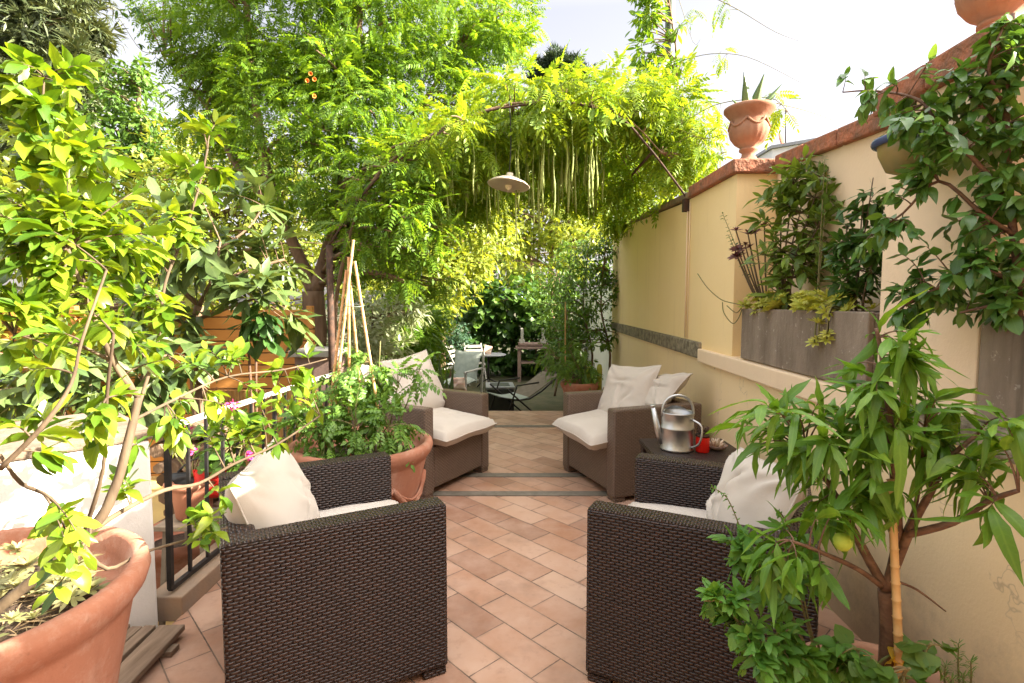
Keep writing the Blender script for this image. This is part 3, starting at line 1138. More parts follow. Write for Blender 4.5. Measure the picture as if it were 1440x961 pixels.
# ------------------------------------------------------------------ utility pole and house beyond the wall
pl = at(937, 285, 7.4)
MB().lathe([(.07, -.4), (.065, 3), (.055, 9), (0, 9.01)], (pl.x, 7.4, 0), 16).build('utility_pole', T['pole'])
tag(bpy.data.objects['utility_pole'], 'tall grey green steel pole behind the yellow wall wrapped in creeper', 'pole')
p2 = at(900, 290, 9.0)
MB().lathe([(.045, -.4), (.04, 3.95), (0, 3.96)], (p2.x, 9.0, 0), 12).build('fence_post', T['rust_iron'])
tag(bpy.data.objects['fence_post'], 'short thin brown post showing above the far end of the wall', 'post')
HY = 22.0
h0 = at(1086, 210, HY)
h1 = at(1180, 205, HY)
hs_ = thing('neighbour_house', 'white flat roofed house just showing above the wall behind the urn', 'house', (h0.x + 3, HY, GZ))
MB().hexa([(h0.x, HY, GZ), (h0.x + 9, HY - 3, GZ), (h0.x + 9, HY + 6, GZ), (h0.x, HY + 6, GZ), (h0.x, HY, h0.z), (h0.x + 9, HY - 3, h0.z + .9), (h0.x + 9, HY + 6, h0.z + .9), (h0.x, HY + 6, h0.z)]).build('wall', T['white'], hs_)
MB().hexa([(h0.x - .1, HY - .1, h0.z + .005), (h0.x + 9.1, HY - 3.1, h0.z + .905), (h0.x + 9.1, HY + 6.1, h0.z + .905), (h0.x - .1, HY + 6.1, h0.z + .005), (h0.x - .1, HY - .1, h0.z + .12), (h0.x + 9.1, HY - 3.1, h0.z + 1.02), (h0.x + 9.1, HY + 6.1, h0.z + 1.02), (h0.x - .1, HY + 6.1, h0.z + .12)]).build('roof', T['box_lid'], hs_)
an = at(1105, 205, HY + 1)
at_ = at(1105, 152, HY + 1)
ae = thing('rooftop_aerial', 'thin rooftop mast with a small reddish dish beside the urn', 'aerial', an)
MB().tube([(an.x, HY + 1, h0.z + .1), at_], .025, 6).build('mast', T['iron'], ae)
dm = MB().lathe([(0, .06), (.12, .045), (.22, .01), (.3, -.05), (.3, -.06), (.2, -.02), (0, .03)], at(1100, 196, HY + .8), 24, rot=Matrix.Rotation(R(70), 3, 'X') @ Matrix.Rotation(R(50), 3, 'Y'))
dm.build('dish', T['coping'], ae)

#%%FURN%%
# ------------------------------------------------------------------ armchairs
CW, CD, CH = .78, .70, .62


def make_chair():
    t = thing('wicker_armchair', 'x', 'armchair', (0, 0, 0), 0, 'woven brown armchairs on the terrace')
    th = .098
    for sg in (-1, 1):
        MB().box((sg * (CW / 2 - th / 2), 0, CH / 2 + .014), (th, CD, CH - .028)).build('arm', T['wicker'], t, .012, False)
    MB().box((0, CD / 2 - .05, CH / 2 + .03), (CW - 2 * th - .004, .1, CH - .064)).build('backrest', T['wicker'], t, .012, False)
    MB().box((0, -.055, .20), (CW - 2 * th - .004, CD - .12, .28)).build('seat_base', T['wicker'], t, .01, False)
    for sx in (-1, 1):
        for sy in (-1, 1):
            MB().box((sx * (CW / 2 - th / 2), sy * (CD / 2 - .05), .015), (th - .006, .085, .028)).build('leg', T['wicker'], t, .006, False)
    return t


def pose(front_a, front_b):
    """front corners (left, right seen from the sitter's front view) -> centre, heading; local front is -Y"""
    a, b = Vector(front_a), Vector(front_b)
    x = (b - a).normalized()
    rz = math.atan2(x.y, x.x)
    back = Vector((-x.y, x.x))
    c = (a + b) / 2 + back * CD / 2
    return (c.x, c.y, 0), rz


seats = [
    # local -x front corner, local +x front corner (local front = -y, so +x is to the right of someone facing the chair)
    ('nl', (-.225, 1.84), (-.60, 2.525), 'dark brown armchair at the front left with its woven side towards the camera'),
    ('nr', (.60, 2.50), (.255, 1.805), 'dark brown armchair at the front right half behind the potted peach tree'),
    ('fl', (-.575, 3.51), (-.18, 4.18), 'taupe armchair beyond the tomato pot on the left with two cushions'),
    ('fr', (.40, 4.21), (.668, 3.48), 'taupe armchair against the yellow wall on the far right beside the watering can'),
]
TA = {}


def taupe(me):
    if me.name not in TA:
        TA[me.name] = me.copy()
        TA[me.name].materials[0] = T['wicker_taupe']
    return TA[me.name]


chair0 = make_chair()
CH_M = {}
for i, (k, a, b, lab) in enumerate(seats):
    loc, rz = pose(a, b)
    o = chair0 if i == 0 else copy_tree(chair0)
    o.location = loc
    o.rotation_euler = (0, 0, rz)
    o['label'] = lab
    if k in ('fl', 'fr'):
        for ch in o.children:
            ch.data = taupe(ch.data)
    CH_M[k] = Matrix.Translation(Vector(loc)) @ Matrix.Rotation(rz, 4, 'Z')


def pillow_mb(w, h, th, seed, M_, puff=.42, crease=.018, n=40, pinch=.06):
    mb = MB()
    sv = Vector((seed * 3.1, seed * 1.7, seed))

    def f(side):
        def g(u, v):
            x, y = u * 2 - 1, v * 2 - 1
            ex, ey = 1 - pinch * (1 - y * y), 1 - pinch * (1 - x * x)
            px_, py_ = x * w / 2 * ex, y * h / 2 * ey
            prof = max(0, (1 - abs(x) ** 2.6) * (1 - abs(y) ** 2.6)) ** puff
            nz = noise.noise(Vector((x * 1.1, y * 1.1, side * 4)) + sv) * crease * 1.3
            for qx in (-1, 1):
                for qy in (-1, 1):
                    dd_ = math.hypot(x - qx, y - qy)
                    an = math.atan2(y - qy, x - qx)
                    nz += crease * .55 * math.exp(-(dd_ / .62) ** 2) * math.sin(an * 9 + seed + qx * 2 + 2.5 * noise.noise(Vector((x * 1.5, y * 1.5, seed))))
            for q_ in range(3):
                a_ = seed * 1.9 + q_ * 1.3
                wv = .22 * noise.noise(Vector((x * 1.4, y * 1.4, q_ * 5.0)) + sv)
                dl = x * math.cos(a_) + y * math.sin(a_) - (.38 * math.sin(seed * 2.3 + q_ * 2.1)) + wv
                al_ = x * -math.sin(a_) + y * math.cos(a_) - .3 * math.sin(seed + q_)
                nz -= crease * .9 * math.exp(-(dl / .07) ** 2) * math.exp(-(al_ / .42) ** 2)
                nz += crease * .5 * math.exp(-((dl - .13) / .08) ** 2) * math.exp(-(al_ / .42) ** 2)
            edge = noise.noise(Vector((x * 2, y * 2, 0)) + sv * 2) * .012
            return M_ @ Vector((px_ + edge, py_ - edge, side * (th / 2 * prof + nz * min(1, prof * 1.6)) + noise.noise(Vector((x, y, 3)) + sv) * .02))
        return g
    mb.grid(f(1), n, n)
    o = len(mb.v)
    mb.grid(lambda u, v: f(-1)(1 - u, v), n, n)
    # seam piping
    gg = f(1)
    loop = [gg(i / 20, 0) for i in range(20)] + [gg(1, i / 20) for i in range(20)] + [gg(1 - i / 20, 1) for i in range(20)] + [gg(0, 1 - i / 20) for i in range(20)]
    loop.append(loop[0])
    mb.tube(loop, .0035, 6, False)
    return mb


def seat_cushion(k, label, y_off=-.07, w=.60, d=.62, th=.10, z=.345, seed=1, tilt=0):
    M_ = CH_M[k] @ Matrix.Translation((0, y_off, z + th / 2)) @ Matrix.Rotation(tilt, 4, 'X')
    mb = pillow_mb(w, d, th, seed, M_, .22, .009, 30, .02)
    tag(mb.build('seat_cushion', T['cloth']), label, 'cushion', 'off white seat cushions')


seat_cushion('nl', 'flat pale seat cushion seen over the arm of the front left chair', w=.58, d=.60, seed=1)
seat_cushion('nr', 'flat pale seat cushion almost hidden by the arm of the front right chair', w=.58, d=.60, seed=2)
seat_cushion('fl', 'plump seat cushion overhanging the chair beyond the tomato pot', y_off=-.13, w=.62, d=.68, th=.15, seed=3, tilt=R(3))
seat_cushion('fr', 'plump seat cushion sagging over the front of the chair by the wall', y_off=-.15, w=.62, d=.66, th=.15, seed=5, tilt=R(5))


def back_pillow(k, label, x=0, y=.16, z=.62, lean=25, yaw=0, roll=0, w=.48, h=.48, th=.2, seed=1, cr=.021):
    M_ = CH_M[k] @ Matrix.Translation((x, y, z)) @ Matrix.Rotation(R(yaw), 4, 'Z') @ Matrix.Rotation(R(90 - lean), 4, 'X') @ Matrix.Rotation(R(roll), 4, 'Z')
    tag(pillow_mb(w, h, th, seed, M_, .5, cr).build('back_cushion', T['cloth']), label, 'cushion', 'off white back cushions')


back_pillow('nl', 'creased back cushion leaning in the front left chair beside the railing', -.05, .17, .565, 18, -24, 5, .45, .43, .22, 17, .011)
back_pillow('nr', 'wrinkled back cushion in the front right chair under the peach leaves', .06, .14, .56, 22, 26, 6, .45, .44, .2, 12, .03)
back_pillow('fl', 'pointed back cushion leaning in the chair beyond the tomato pot', .10, .14, .68, 24, -8, 8, .50, .50, .17, 13)
back_pillow('fl', 'second back cushion half hidden behind tomato leaves in the far left chair', -.16, .19, .64, 20, 10, -6, .46, .46, .16, 14)
back_pillow('fr', 'upright back cushion in the chair against the yellow wall', -.12, .06, .63, 30, 14, 6, .48, .48, .16, 15)
back_pillow('fr', 'rumpled cushion slumped along the backrest near the watering can', .08, .22, .66, 45, -20, 14, .50, .36, .15, 16)

# ------------------------------------------------------------------ side table, can, jar, shells
tb = thing('side_table', 'low brown woven side table holding the watering can by the wall', 'table', (1.02, 2.98, 0))
MB().box((1.02, 2.98, .485), (.50, .50, .03)).build('table_top', T['wicker'], tb, .006)
MB().box((1.02, 2.98, .40), (.44, .44, .134)).build('apron', T['wicker'], tb, .006)
for sx in (-1, 1):
    for sy in (-1, 1):
        MB().box((1.02 + sx * .215, 2.98 + sy * .215, .234), (.05, .05, .466)).build('leg', T['wicker'], tb, .006)
cx, cy, cz = .925, 2.98, .501
wc = thing('watering_can', 'shiny galvanised watering can on the side table', 'watering can', (cx, cy, cz))
MB().lathe([(.086, 0), (.09, .004), (.09, .012), (.087, .016), (.087, .118), (.0905, .122), (.0905, .13), (.087, .134), (.087, .205), (.0895, .208), (.0895, .214), (.084, .212), (.083, .13), (.083, .012), (0, .01)], (cx, cy, cz), 48).build('body', T['galv'], wc)
mb = MB()
mb.grid(lambda u, v: (cx + .086 * math.cos(R(20 + 140 * u)) * (1 - .18 * v), cy + .086 * math.sin(R(20 + 140 * u)) * (1 - .18 * v), cz + .212 + .022 * v * math.sin(math.pi * u)), 20, 4)
mb.build('hood', T['galv'], wc)
mb = MB()
mb.tube([(cx - .08, cy + .01, cz + .035), (cx - .105, cy + .01, cz + .1), (cx - .135, cy + .015, cz + .24)], [.022, .017, .013], 14)
mb.tube([(cx - .1345, cy + .015, cz + .236), (cx - .137, cy + .015, cz + .25)], [.0145, .0165], 14)
mb.build('spout', T['galv'], wc)
mb = MB()
pts = [(cx - .087 + .174 * (1 - math.cos(t * math.pi)) / 2, cy, cz + .19 + .115 * math.sin(t * math.pi) ** .7) for t in [i / 16 for i in range(17)]]
mb.tube(pts, .0075, 8)
mb.build('handle', T['galv'], wc)
mb = MB()
mb.tube(dense([(cx + .06, cy - .06, cz + .18), (cx + .10, cy - .10, cz + .15), (cx + .09, cy - .10, cz + .06), (cx + .055, cy - .065, cz + .025)]), .006, 8)
mb.build('rear_handle', T['galv'], wc)
jx, jy = 1.05, 2.93
jr = thing('candle_jar', 'small red jar with a dark top beside the watering can', 'jar', (jx, jy, cz))
MB().lathe([(.034, 0), (.037, .005), (.037, .075), (.034, .085), (.03, .085), (.03, .075), (0, .07)], (jx, jy, cz), 28).build('glass', T['redglass'], jr)
mb = MB().lathe([(.038, .086), (.038, .096), (.02, .1), (0, .1)], (jx, jy, cz), 28)
for k in range(16):
    a = k * 2.4
    mb.tube([(jx + .008 * math.cos(a), jy + .008 * math.sin(a), cz + .098), (jx + .03 * math.cos(a), jy + .03 * math.sin(a), cz + .115 + .012 * (k % 3))], .005, 5)
mb.build('lid', T['rust_iron'], jr)
sx_, sy_ = 1.145, 2.98
sh = thing('shell_dish', 'shallow dish heaped with pale shells on the side table', 'dish', (sx_, sy_, cz))
MB().lathe([(.03, 0), (.05, .01), (.06, .026), (.056, .026), (.045, .014), (0, .012)], (sx_, sy_, cz), 28).build('dish', T['brownwood'], sh)
for k in range(12):
    a = k * 2.4
    r = .012 + .0035 * k
    mb = MB()
    blade(mb, (sx_ + r * .6 * math.cos(a), sy_ + r * .6 * math.sin(a), cz + .018), (sx_ + 1.35 * r * math.cos(a), sy_ + 1.35 * r * math.sin(a), cz + .065 - .0015 * k), .012, .5, 5, .05)
    mb.build('shell', T['shell'], sh)


# ------------------------------------------------------------------ pots
def pot_profile(r, h, rim=.045, foot=.68):
    return [(r * foot, 0), (r * foot + .008, .01), (r * (foot + (1 - foot) * .55), h * .55), (r * .95, h - rim * 2.2), (r * .955, h - rim * 2), (r * .985, h - rim * 1.7), (r + .012, h - rim * 1.2), (r + .022, h - rim * .6), (r + .016, h - .006), (r, h),
            (r - .02, h - .003), (r - .035, h - rim), (r * .88, h - rim * 1.6), (0, h - rim * 1.6)]


def big_pot(name, label, c, r, h, mat, festoon=False, soil='soil', foot=.68):
    t = thing(name, label, 'pot', c)
    prof = pot_profile(r, h, .05, foot)
    wobf = (lambda a, z: .006 * math.sin(a * 2 + 1) + .004 * math.sin(3 * a))
    MB().lathe(prof[:-1], c, 72, wobf).build('body', mat, t)
    MB().lathe([(r * .9, h - .085), (r * .5, h - .07), (0, h - .066)], c, 40, lambda a, z: .02 * math.sin(5 * a)).build('soil', T[soil], t)
    mb = MB()
    if not festoon:
        for zz in ():
            rr = np.interp(h * zz, [q[1] for q in prof[:4]], [q[0] for q in prof[:4]]) - .001
            mb.lathe([(rr, h * zz - .004), (rr + .004, h * zz), (rr, h * zz + .004)], c, 72, wobf)
    if festoon:
        for k in range(6):
            a0 = 2 * math.pi * k / 6 + .2
            for j, dz in ((0, 0), (1, .035), (2, -.03)):
                pts = []
                for i in range(13):
                    u = i / 12
                    a = a0 + u * 2 * math.pi / 6
                    z = h * (.66 - .24 * math.sin(math.pi * u)) + dz * math.sin(math.pi * u)
                    rr = r * (foot + (1 - foot) * .98 * (z / h) ** .85) + .008
                    pts.append((c[0] + rr * math.cos(a), c[1] + rr * math.sin(a), c[2] + z))
                mb.tube(pts, [.013 + .004 * (i % 2) for i in range(13)] if j == 0 else .007, 7)
    if festoon:
        mb.build('relief', mat, t)
    return t


LPOT = Vector((-1.325, 1.20, 0))
big_pot('lemon_pot', 'huge terracotta pot of the lemon tree in the lower left corner', LPOT, .385, .655, T['terracotta'])
TPOT = Vector((-.83, 2.94, 0))
big_pot('tomato_pot', 'terracotta pot with swag relief between the two left armchairs holding tomatoes', TPOT, .365, .56, T['terracotta'], True)
PPOT = Vector((.885, 1.22, 0))
big_pot('peach_pot', 'terracotta pot of the peach tree at the bottom right edge', PPOT, .19, .405, T['terracotta_dusty'])
MPOT = PPOT + Vector((-.10, .05, 0))
RPOT = Vector((1.13, 1.25, 0))
big_pot('rosemary_pot', 'small pot of rosemary against the wall in the lower right corner', RPOT, .10, .30, T['terracotta_dusty'])
q = at(812, 548, 6.2)
FPOT = Vector((q.x + .02, 6.15, 0))
big_pot('terrace_pot', 'orange terracotta pot behind the far right armchair', FPOT, .20, .42, T['terracotta'])
WPOT = Vector((1.22, 6.2, 0))
big_pot('cactus_pot', 'pot of yellow green columns against the foot of the far wall', WPOT, .15, .34, T['terracotta_dusty'])
rq = fl(283, 720, -.1)
BPOT = Vector((-1.86, 2.95, GZ + .04))
big_pot('lower_pot', 'terracotta pot standing below the railing behind the iron bars', BPOT, .24, .42, T['terracotta'])

# dead straw mulch lying in the lemon pot
rng = np.random.default_rng(3)
n = 900
a = rng.random(n) * 6.28
r_ = .25 * rng.random(n) ** .5
pp = np.stack([LPOT.x + r_ * np.cos(a), LPOT.y + r_ * np.sin(a), 0.572 + .03 * rng.random(n)], 1)
dd = rng.normal(size=(n, 3)) * np.array((1, 1, .25))
o = scatter('straw_mulch', leaf_t(.06, 3, .1, .3), pp, dd, np.array([[0, 0, 1.]] * n) + rng.normal(size=(n, 3)) * .3, rng.uniform(.04, .10, n), T['straw'], None)
tag(o, kind='stuff')
n = 60
a = rng.random(n) * 6.28
r_ = .29 * rng.random(n) ** .5
su = thing('succulent_cover', 'pale straw green succulents growing at the foot of the lemon tree', 'plant', (LPOT.x, LPOT.y, .64))
pp = np.stack([LPOT.x + r_ * np.cos(a), LPOT.y + r_ * np.sin(a), 0.585 + .06 * rng.random(n)], 1)
dd = np.stack([rng.normal(size=n), rng.normal(size=n), rng.normal(size=n) * .2], 1)
scatter('rosette', rosette_t(9, .3, .55, 2), pp, dd, np.array([[0, 0, 1.]] * n) + rng.normal(size=(n, 3)) * .4, rng.uniform(.028, .06, n), T['lf_ice'], su)

# ------------------------------------------------------------------ left pillar, railing, planks
pil = thing('masonry_pillar', 'low white plastered pillar with a worn stone top behind the lemon tree', 'pillar', (-1.8, 2.2, 0))
P0, P1 = Vector((-1.47, 2.16)), Vector((-2.05, 1.52))
dv = (P0 - P1).normalized()
nv = Vector((-dv.y, dv.x))
if nv.x > 0:
    nv = -nv
P2, P3 = P1 + nv * .62, P0 + nv * .62


def quad(mb, z0, z1, g=0):
    c = (P0 + P1 + P2 + P3) / 4
    q = [p + (p - c).normalized() * g for p in (P1, P0, P3, P2)]
    mb.hexa([(*p, z0) for p in q] + [(*p, z1) for p in q])
    return mb


quad(MB(), GZ, .765).build('plaster_body', T['white_plaster'], pil, .012)
quad(MB(), .767, .805, .015).build('stone_top', T['pillar_stone'], pil, .01)

rl = thing('iron_railing', 'black iron railing with a pale worn handrail along the left of the terrace', 'railing', (-1.45, 3, 0))
ra, rb = Vector((-1.44, 2.22, .80)), Vector((-1.36, 4.1, .78))
MB().bar(ra, rb, .045, .018).build('handrail', T['rail'], rl, .004)
lo_a, lo_b = Vector((-1.455, 2.22, .105)), Vector((-1.40, 4.1, .105))
MB().bar(lo_a, lo_b, .02, .02).build('bottom_rail', T['iron'], rl)
for i in range(15):
    t = (i + .02) / 14.04
    a_, b_ = lo_a.lerp(lo_b, t), ra.lerp(rb, t)
    MB().bar(a_, b_ - Vector((0, 0, .006)), .013 if i % 7 else .02, .013 if i % 7 else .02, (1, 0, 0)).build('baluster', T['iron'], rl)

mb = MB()
wd = thing('duckboard', 'weathered wooden plank rack on the floor under the lemon pot', 'board', (-1.3, 1.7, 0))
for i, (w_, l_) in enumerate(((.10, .52), (.045, .44), (.045, .5), (.05, .46))):
    MB().box((-1.335 - (0, .09, .15, .215)[i], 1.80 + .03 * (i % 2), .035 + .004 * (i % 2)), (w_, l_, .024), Matrix.Rotation(R(3 - 2 * i), 3, 'Z')).build('plank', T['duck'], wd, .004)
for yy in (1.66, 1.95):
    MB().box((-1.42, yy, .012), (.30, .05, .02)).build('bearer', T['duck'], wd)

# hanging bag, firewood, geranium on the other side of the railing
bx_ = at(305, 680, 2.75)
bagt = thing('tool_bag', 'red and black bag hanging on the railing behind the front left chair', 'bag', (bx_.x, 2.75, bx_.z))
M_ = Matrix.Translation(bx_ + Vector((-.02, .0, .0))) @ Matrix.Rotation(R(20), 4, 'Z') @ Matrix.Rotation(R(85), 4, 'X')
pillow_mb(.17, .15, .08, 4, M_, .35, .008, 14).build('pouch', T['red'], bagt)
M_ = Matrix.Translation(bx_ + Vector((-.17, .02, -.01))) @ Matrix.Rotation(R(20), 4, 'Z') @ Matrix.Rotation(R(85), 4, 'X')
pillow_mb(.2, .13, .09, 5, M_, .35, .008, 14).build('side_pocket', T['black'], bagt)
MB().tube(bez(bx_ + Vector((-.2, 0, .06)), bx_ + Vector((.08, 0, .06)), (0, 0, .16), 8), .006, 6).build('strap', T['black'], bagt)
for k in range(50):
    cxk = -2.12 + .075 * (k % 5) + .02 * random.random()
    czk = GZ + .10 + .095 * (k // 5)
    L = .32 + .1 * random.random()
    mb = MB()
    ang = random.uniform(-.25, .25)
    d = Vector((math.sin(ang), math.cos(ang), random.uniform(-.06, .06))) * L / 2
    c = Vector((cxk, 3.35 + random.uniform(-.05, .05), czk))
    r0 = random.uniform(.03, .048)
    mb.tube([c - d, c, c + d], [r0, r0 * 1.05, r0 * .95], 7)
    tag(mb.build('firewood_log', T['bark']), 'split brown log in the firewood pile behind the railing', 'log', 'firewood logs stacked behind the railing')

# plank fence and reed screen
fa, fb = Vector((-5.2, 5.05)), Vector((-1.98, 5.35))
ft = thing('plank_fence', 'orange stained fence of horizontal boards behind the loquat', 'fence', (-3.5, 5.2, GZ))
dv = (fb - fa).normalized()
nn = Vector((-dv.y, dv.x))
ztop = at(410, 436, 5.3).z
MB().hexa([(*(fa), GZ), (*(fb), GZ), (*(fb + nn * .03), GZ), (*(fa + nn * .03), GZ), (*(fa), ztop), (*(fb), ztop), (*(fb + nn * .03), ztop), (*(fa + nn * .03), ztop)]).build('board_panel', T['plank_fence'], ft)
for t in (.0, .33, .66, 1.0):
    p = fa.lerp(fb, t)
    MB().box((p.x, p.y - .035, (GZ + ztop) / 2 + .02), (.06, .06, ztop - GZ + .04)).build('post', T['plank_fence'], ft, .005)
rs = thing('reed_screen', 'golden bamboo reed screen with wire mesh behind the railing', 'screen', (-1.9, 4.2, GZ))
MB().box((-1.98, 4.25, .10), (.95, .02, 1.05)).build('reed_panel', T['reed'], rs)
mb = MB()
for k in range(11):
    x = -2.42 + k * .09
    mb.tube([(x, 4.225, -.4), (x, 4.225, .66)], .002, 4)
for k in range(11):
    z = -.35 + k * .1
    mb.tube([(-2.44, 4.222, z), (-1.5, 4.222, z)], .002, 4)
mb.build('wire_mesh', T['net'], rs)
cb = at(446, 500, 4.95)
ct = thing('garden_cabinet', 'low brown cabinet with a pale slatted top behind the railing', 'cabinet', (cb.x, 5, GZ))
MB().box((cb.x, 5.05, (GZ + .83) / 2), (.34, .40, .83 - GZ)).build('body', T['brownwood'], ct, .006)
MB().box((cb.x, 5.05, .862), (.42, .48, .06)).build('top', T['greywood'], ct, .008)

#%%GARDEN%%
# ------------------------------------------------------------------ lower garden furniture
def gz(px, Y, z):
    return Vector(((px - 720) / F * Y, Y, z))


TY = 10.9
tc = at(687, 498, TY)
rtb = thing('round_table', 'round dark metal garden table in the lower garden', 'table', (tc.x, TY, GZ))
MB().lathe([(0, 0), (.34, 0), (.355, .008), (.355, .022), (.34, .03), (0, .03)], (tc.x, TY, tc.z - .03), 40).build('table_top', T['box_lid'], rtb)
MB().lathe([(.025, 0), (.02, .35), (.025, tc.z - GZ - .034)], (tc.x, TY, GZ), 12).build('pedestal', T['iron'], rtb)
for k in range(3):
    a = k * 2.094 + .4
    MB().tube([(tc.x, TY, GZ + .2), (tc.x + .18 * math.cos(a), TY + .18 * math.sin(a), GZ + .12), (tc.x + .3 * math.cos(a), TY + .3 * math.sin(a), GZ + .012)], .014, 8).build('leg', T['iron'], rtb)
np_ = at(686, 490, TY)
tag(MB().box((np_.x, TY - .02, tc.z + .085), (.16, .03, .17), Matrix.Rotation(R(12), 3, 'Y') @ Matrix.Rotation(R(-15), 3, 'X')).build('striped_board', T['striped'], bevel=.004), 'small striped board standing on the round garden table', 'board')


def folding_chair(x, y, rz, label):
    t = thing('folding_chair', label, 'chair', (x, y, GZ), rz, 'wooden folding chairs round the garden table')
    g = T['greywood']
    mk = lambda nm, mb: mb.build(nm, g, t, .003, False)
    for s in (-1, 1):
        mk('leg', MB().bar((s * .19, -.24, 0), (s * .19, .20, .86), .03, .025, (1, 0, 0)))
        mk('leg', MB().bar((s * .16, .26, 0), (s * .16, -.2, .44), .03, .025, (1, 0, 0)))
    mb = MB()
    for k in range(5):
        mb.box((0, -.17 + k * .08, .45), (.36, .055, .018))
    mk('seat', mb)
    mb = MB()
    for k in range(3):
        z = .62 + k * .09
        mb.box((0, .2 * (z - .31) / .43 - .078 + .0, z), (.36, .016, .06))
    mk('backrest', mb)


c1 = at(668, 500, 11.5)
folding_chair(c1.x, 11.5, R(20), 'pale grey folding chair with slatted back beside the garden table')
c2 = at(642, 505, 11.3)
folding_chair(c2.x, 11.4, R(75), 'folding chair further left half hidden behind the pale canvas chair')

dk = at(645, 540, 9.3)
dt = thing('canvas_chair', 'pale grey canvas armchair in the lower garden beyond the left armchair', 'chair', (dk.x, 9.3, GZ), R(-25))
X, Y = 0, 0
mbk = MB()
M_ = Matrix.Translation((0, .26, .62)) @ Matrix.Rotation(R(72), 4, 'X')
pillow_mb(.52, .56, .09, 21, M_, .3, .01, 14).build('backrest', T['fabric_pale'], dt, 0, False)
M_ = Matrix.Translation((0, -.03, .38)) @ Matrix.Rotation(R(4), 4, 'X')
pillow_mb(.52, .55, .09, 22, M_, .3, .01, 14).build('seat', T['fabric_pale'], dt, 0, False)
for s in (-1, 1):
    MB().bar((s * .28, -.28, 0), (s * .28, -.24, .56), .035, .035, (0, 1, 0)).build('leg', T['greywood'], dt, .003, False)
    MB().bar((s * .28, .28, 0), (s * .28, .40, .88), .035, .035, (0, 1, 0)).build('leg', T['greywood'], dt, .003, False)
    MB().bar((s * .28, -.28, .575), (s * .28, .32, .59), .05, .025).build('armrest', T['greywood'], dt, .003, False)

sb = fl(703, 566, GZ + .02)
SBY = 8.3
s0, s1, s2 = at(686, 548, SBY), at(722, 548, SBY), at(705, 540, SBY)
bt = thing('storage_box', 'dark plastic storage box with a grey lid past the terrace step', 'box', ((s0.x + s1.x) / 2, SBY, GZ), R(4))
MB().box((0, .25, .20), (.42, .5, .40)).build('body', T['box_dark'], bt, .01, False)
MB().box((0, .25, .42), (.45, .53, .038)).build('lid', T['box_lid'], bt, .01, False)
MB().box((0, .25, .4415), (.30, .34, .004)).build('lid_panel', T['box_dark'], bt, .001, False)

lc = at(716, 560, 7.9)
lt = thing('lounge_chair', 'taupe mesh folding recliner with black tube frame beyond the step', 'chair', (lc.x, 7.9, GZ), R(-62))


def sheet(pts, w, th=.012):
    mb = MB()
    P = dense([Vector(p) for p in pts], 4)
    for i in range(len(P) - 1):
        a_, b_ = P[i], P[i + 1]
        up = (b_ - a_).cross(Vector((1, 0, 0))).normalized() * th
        mb.hexa([a_ + Vector((-w, 0, 0)), a_ + Vector((w, 0, 0)), b_ + Vector((w, 0, 0)), b_ + Vector((-w, 0, 0)),
                 a_ + Vector((-w, 0, 0)) - up, a_ + Vector((w, 0, 0)) - up, b_ + Vector((w, 0, 0)) - up, b_ + Vector((-w, 0, 0)) - up])
    return mb


sheet([(0, -.25, .40), (0, 0, .34), (0, .2, .36)], .24).build('seat', T['fabric_pale'], lt, 0, False)
sheet([(0, .2, .36), (0, .45, .50), (0, .72, .66)], .24).build('backrest', T['fabric_taupe'], lt, 0, False)
for s in (-1, 1):
    MB().tube(dense([(s * .26, -.3, .41), (s * .26, .2, .35), (s * .26, .74, .68)], 3), .013, 8).build('side_rail', T['iron'], lt, 0, False)
    MB().tube([(s * .28, -.22, .0), (s * .28, -.02, .56), (s * .28, .34, .58)], .013, 8).build('armrest', T['iron'], lt, 0, False)
    MB().tube([(s * .27, .42, 0), (s * .27, -.18, .52)], .013, 8).build('leg', T['iron'], lt, 0, False)

BY = 12.0
b0, b1 = at(727, 480, BY), at(772, 480, BY)
wb = thing('potting_bench', 'brown wooden potting bench against the hedge in the lower garden', 'bench', ((b0.x + b1.x) / 2, BY, GZ))
w_ = b1.x - b0.x
mx_ = (b0.x + b1.x) / 2
ztop = at(740, 487, BY).z
MB().box((mx_, BY, ztop - .025), (w_ + .06, .5, .05)).build('top', T['brownwood'], wb, .006)
MB().box((mx_, BY, GZ + .42), (w_ - .04, .44, .04)).build('shelf', T['brownwood'], wb, .006)
for sx in (-1, 1):
    for sy in (-1, 1):
        MB().box((mx_ + sx * (w_ / 2 - .05), BY + sy * .19, (GZ + ztop - .05) / 2), (.075, .06, ztop - .05 - GZ)).build('leg', T['brownwood'], wb, .005)
ut = thing('upturned_table', 'small wooden table lying upside down on the potting bench', 'table', (mx_, BY, ztop))
MB().box((mx_, BY, ztop + .052), (w_ * .92, .42, .05)).build('table_top', T['brownwood'], ut, .005)
MB().box((mx_, BY, ztop + .016), (w_ * .8, .36, .03)).build('batten', T['brownwood'], ut, .005)
for px in (734, 764):
    for sy in (-1, 1):
        p = at(px, 470, BY)
        MB().box((p.x, BY + sy * .15, ztop + .078 + .16), (.055, .05, .32)).build('leg', T['greywood'], ut, .004)
        MB().box((p.x, BY + sy * .15, ztop + .078 + .035), (.12, .055, .065)).build('corner_block', T['greywood'], ut, .004)

# blue tarpaulin roof far behind hedge
bp = at(712, 410, 16)
um = thing('blue_parasol', 'blue parasol top just showing above the far hedge', 'parasol', (bp.x, 16, GZ))
MB().lathe([(1.0, -.25), (.5, -.02), (0, .12), (0, .1), (.5, -.05), (.98, -.27)], bp, 8).build('canopy', T['blue'], um)
MB().tube([(bp.x, 16, GZ), (bp.x, 16, bp.z + .15)], .03, 8).build('pole', T['greywood'], um)

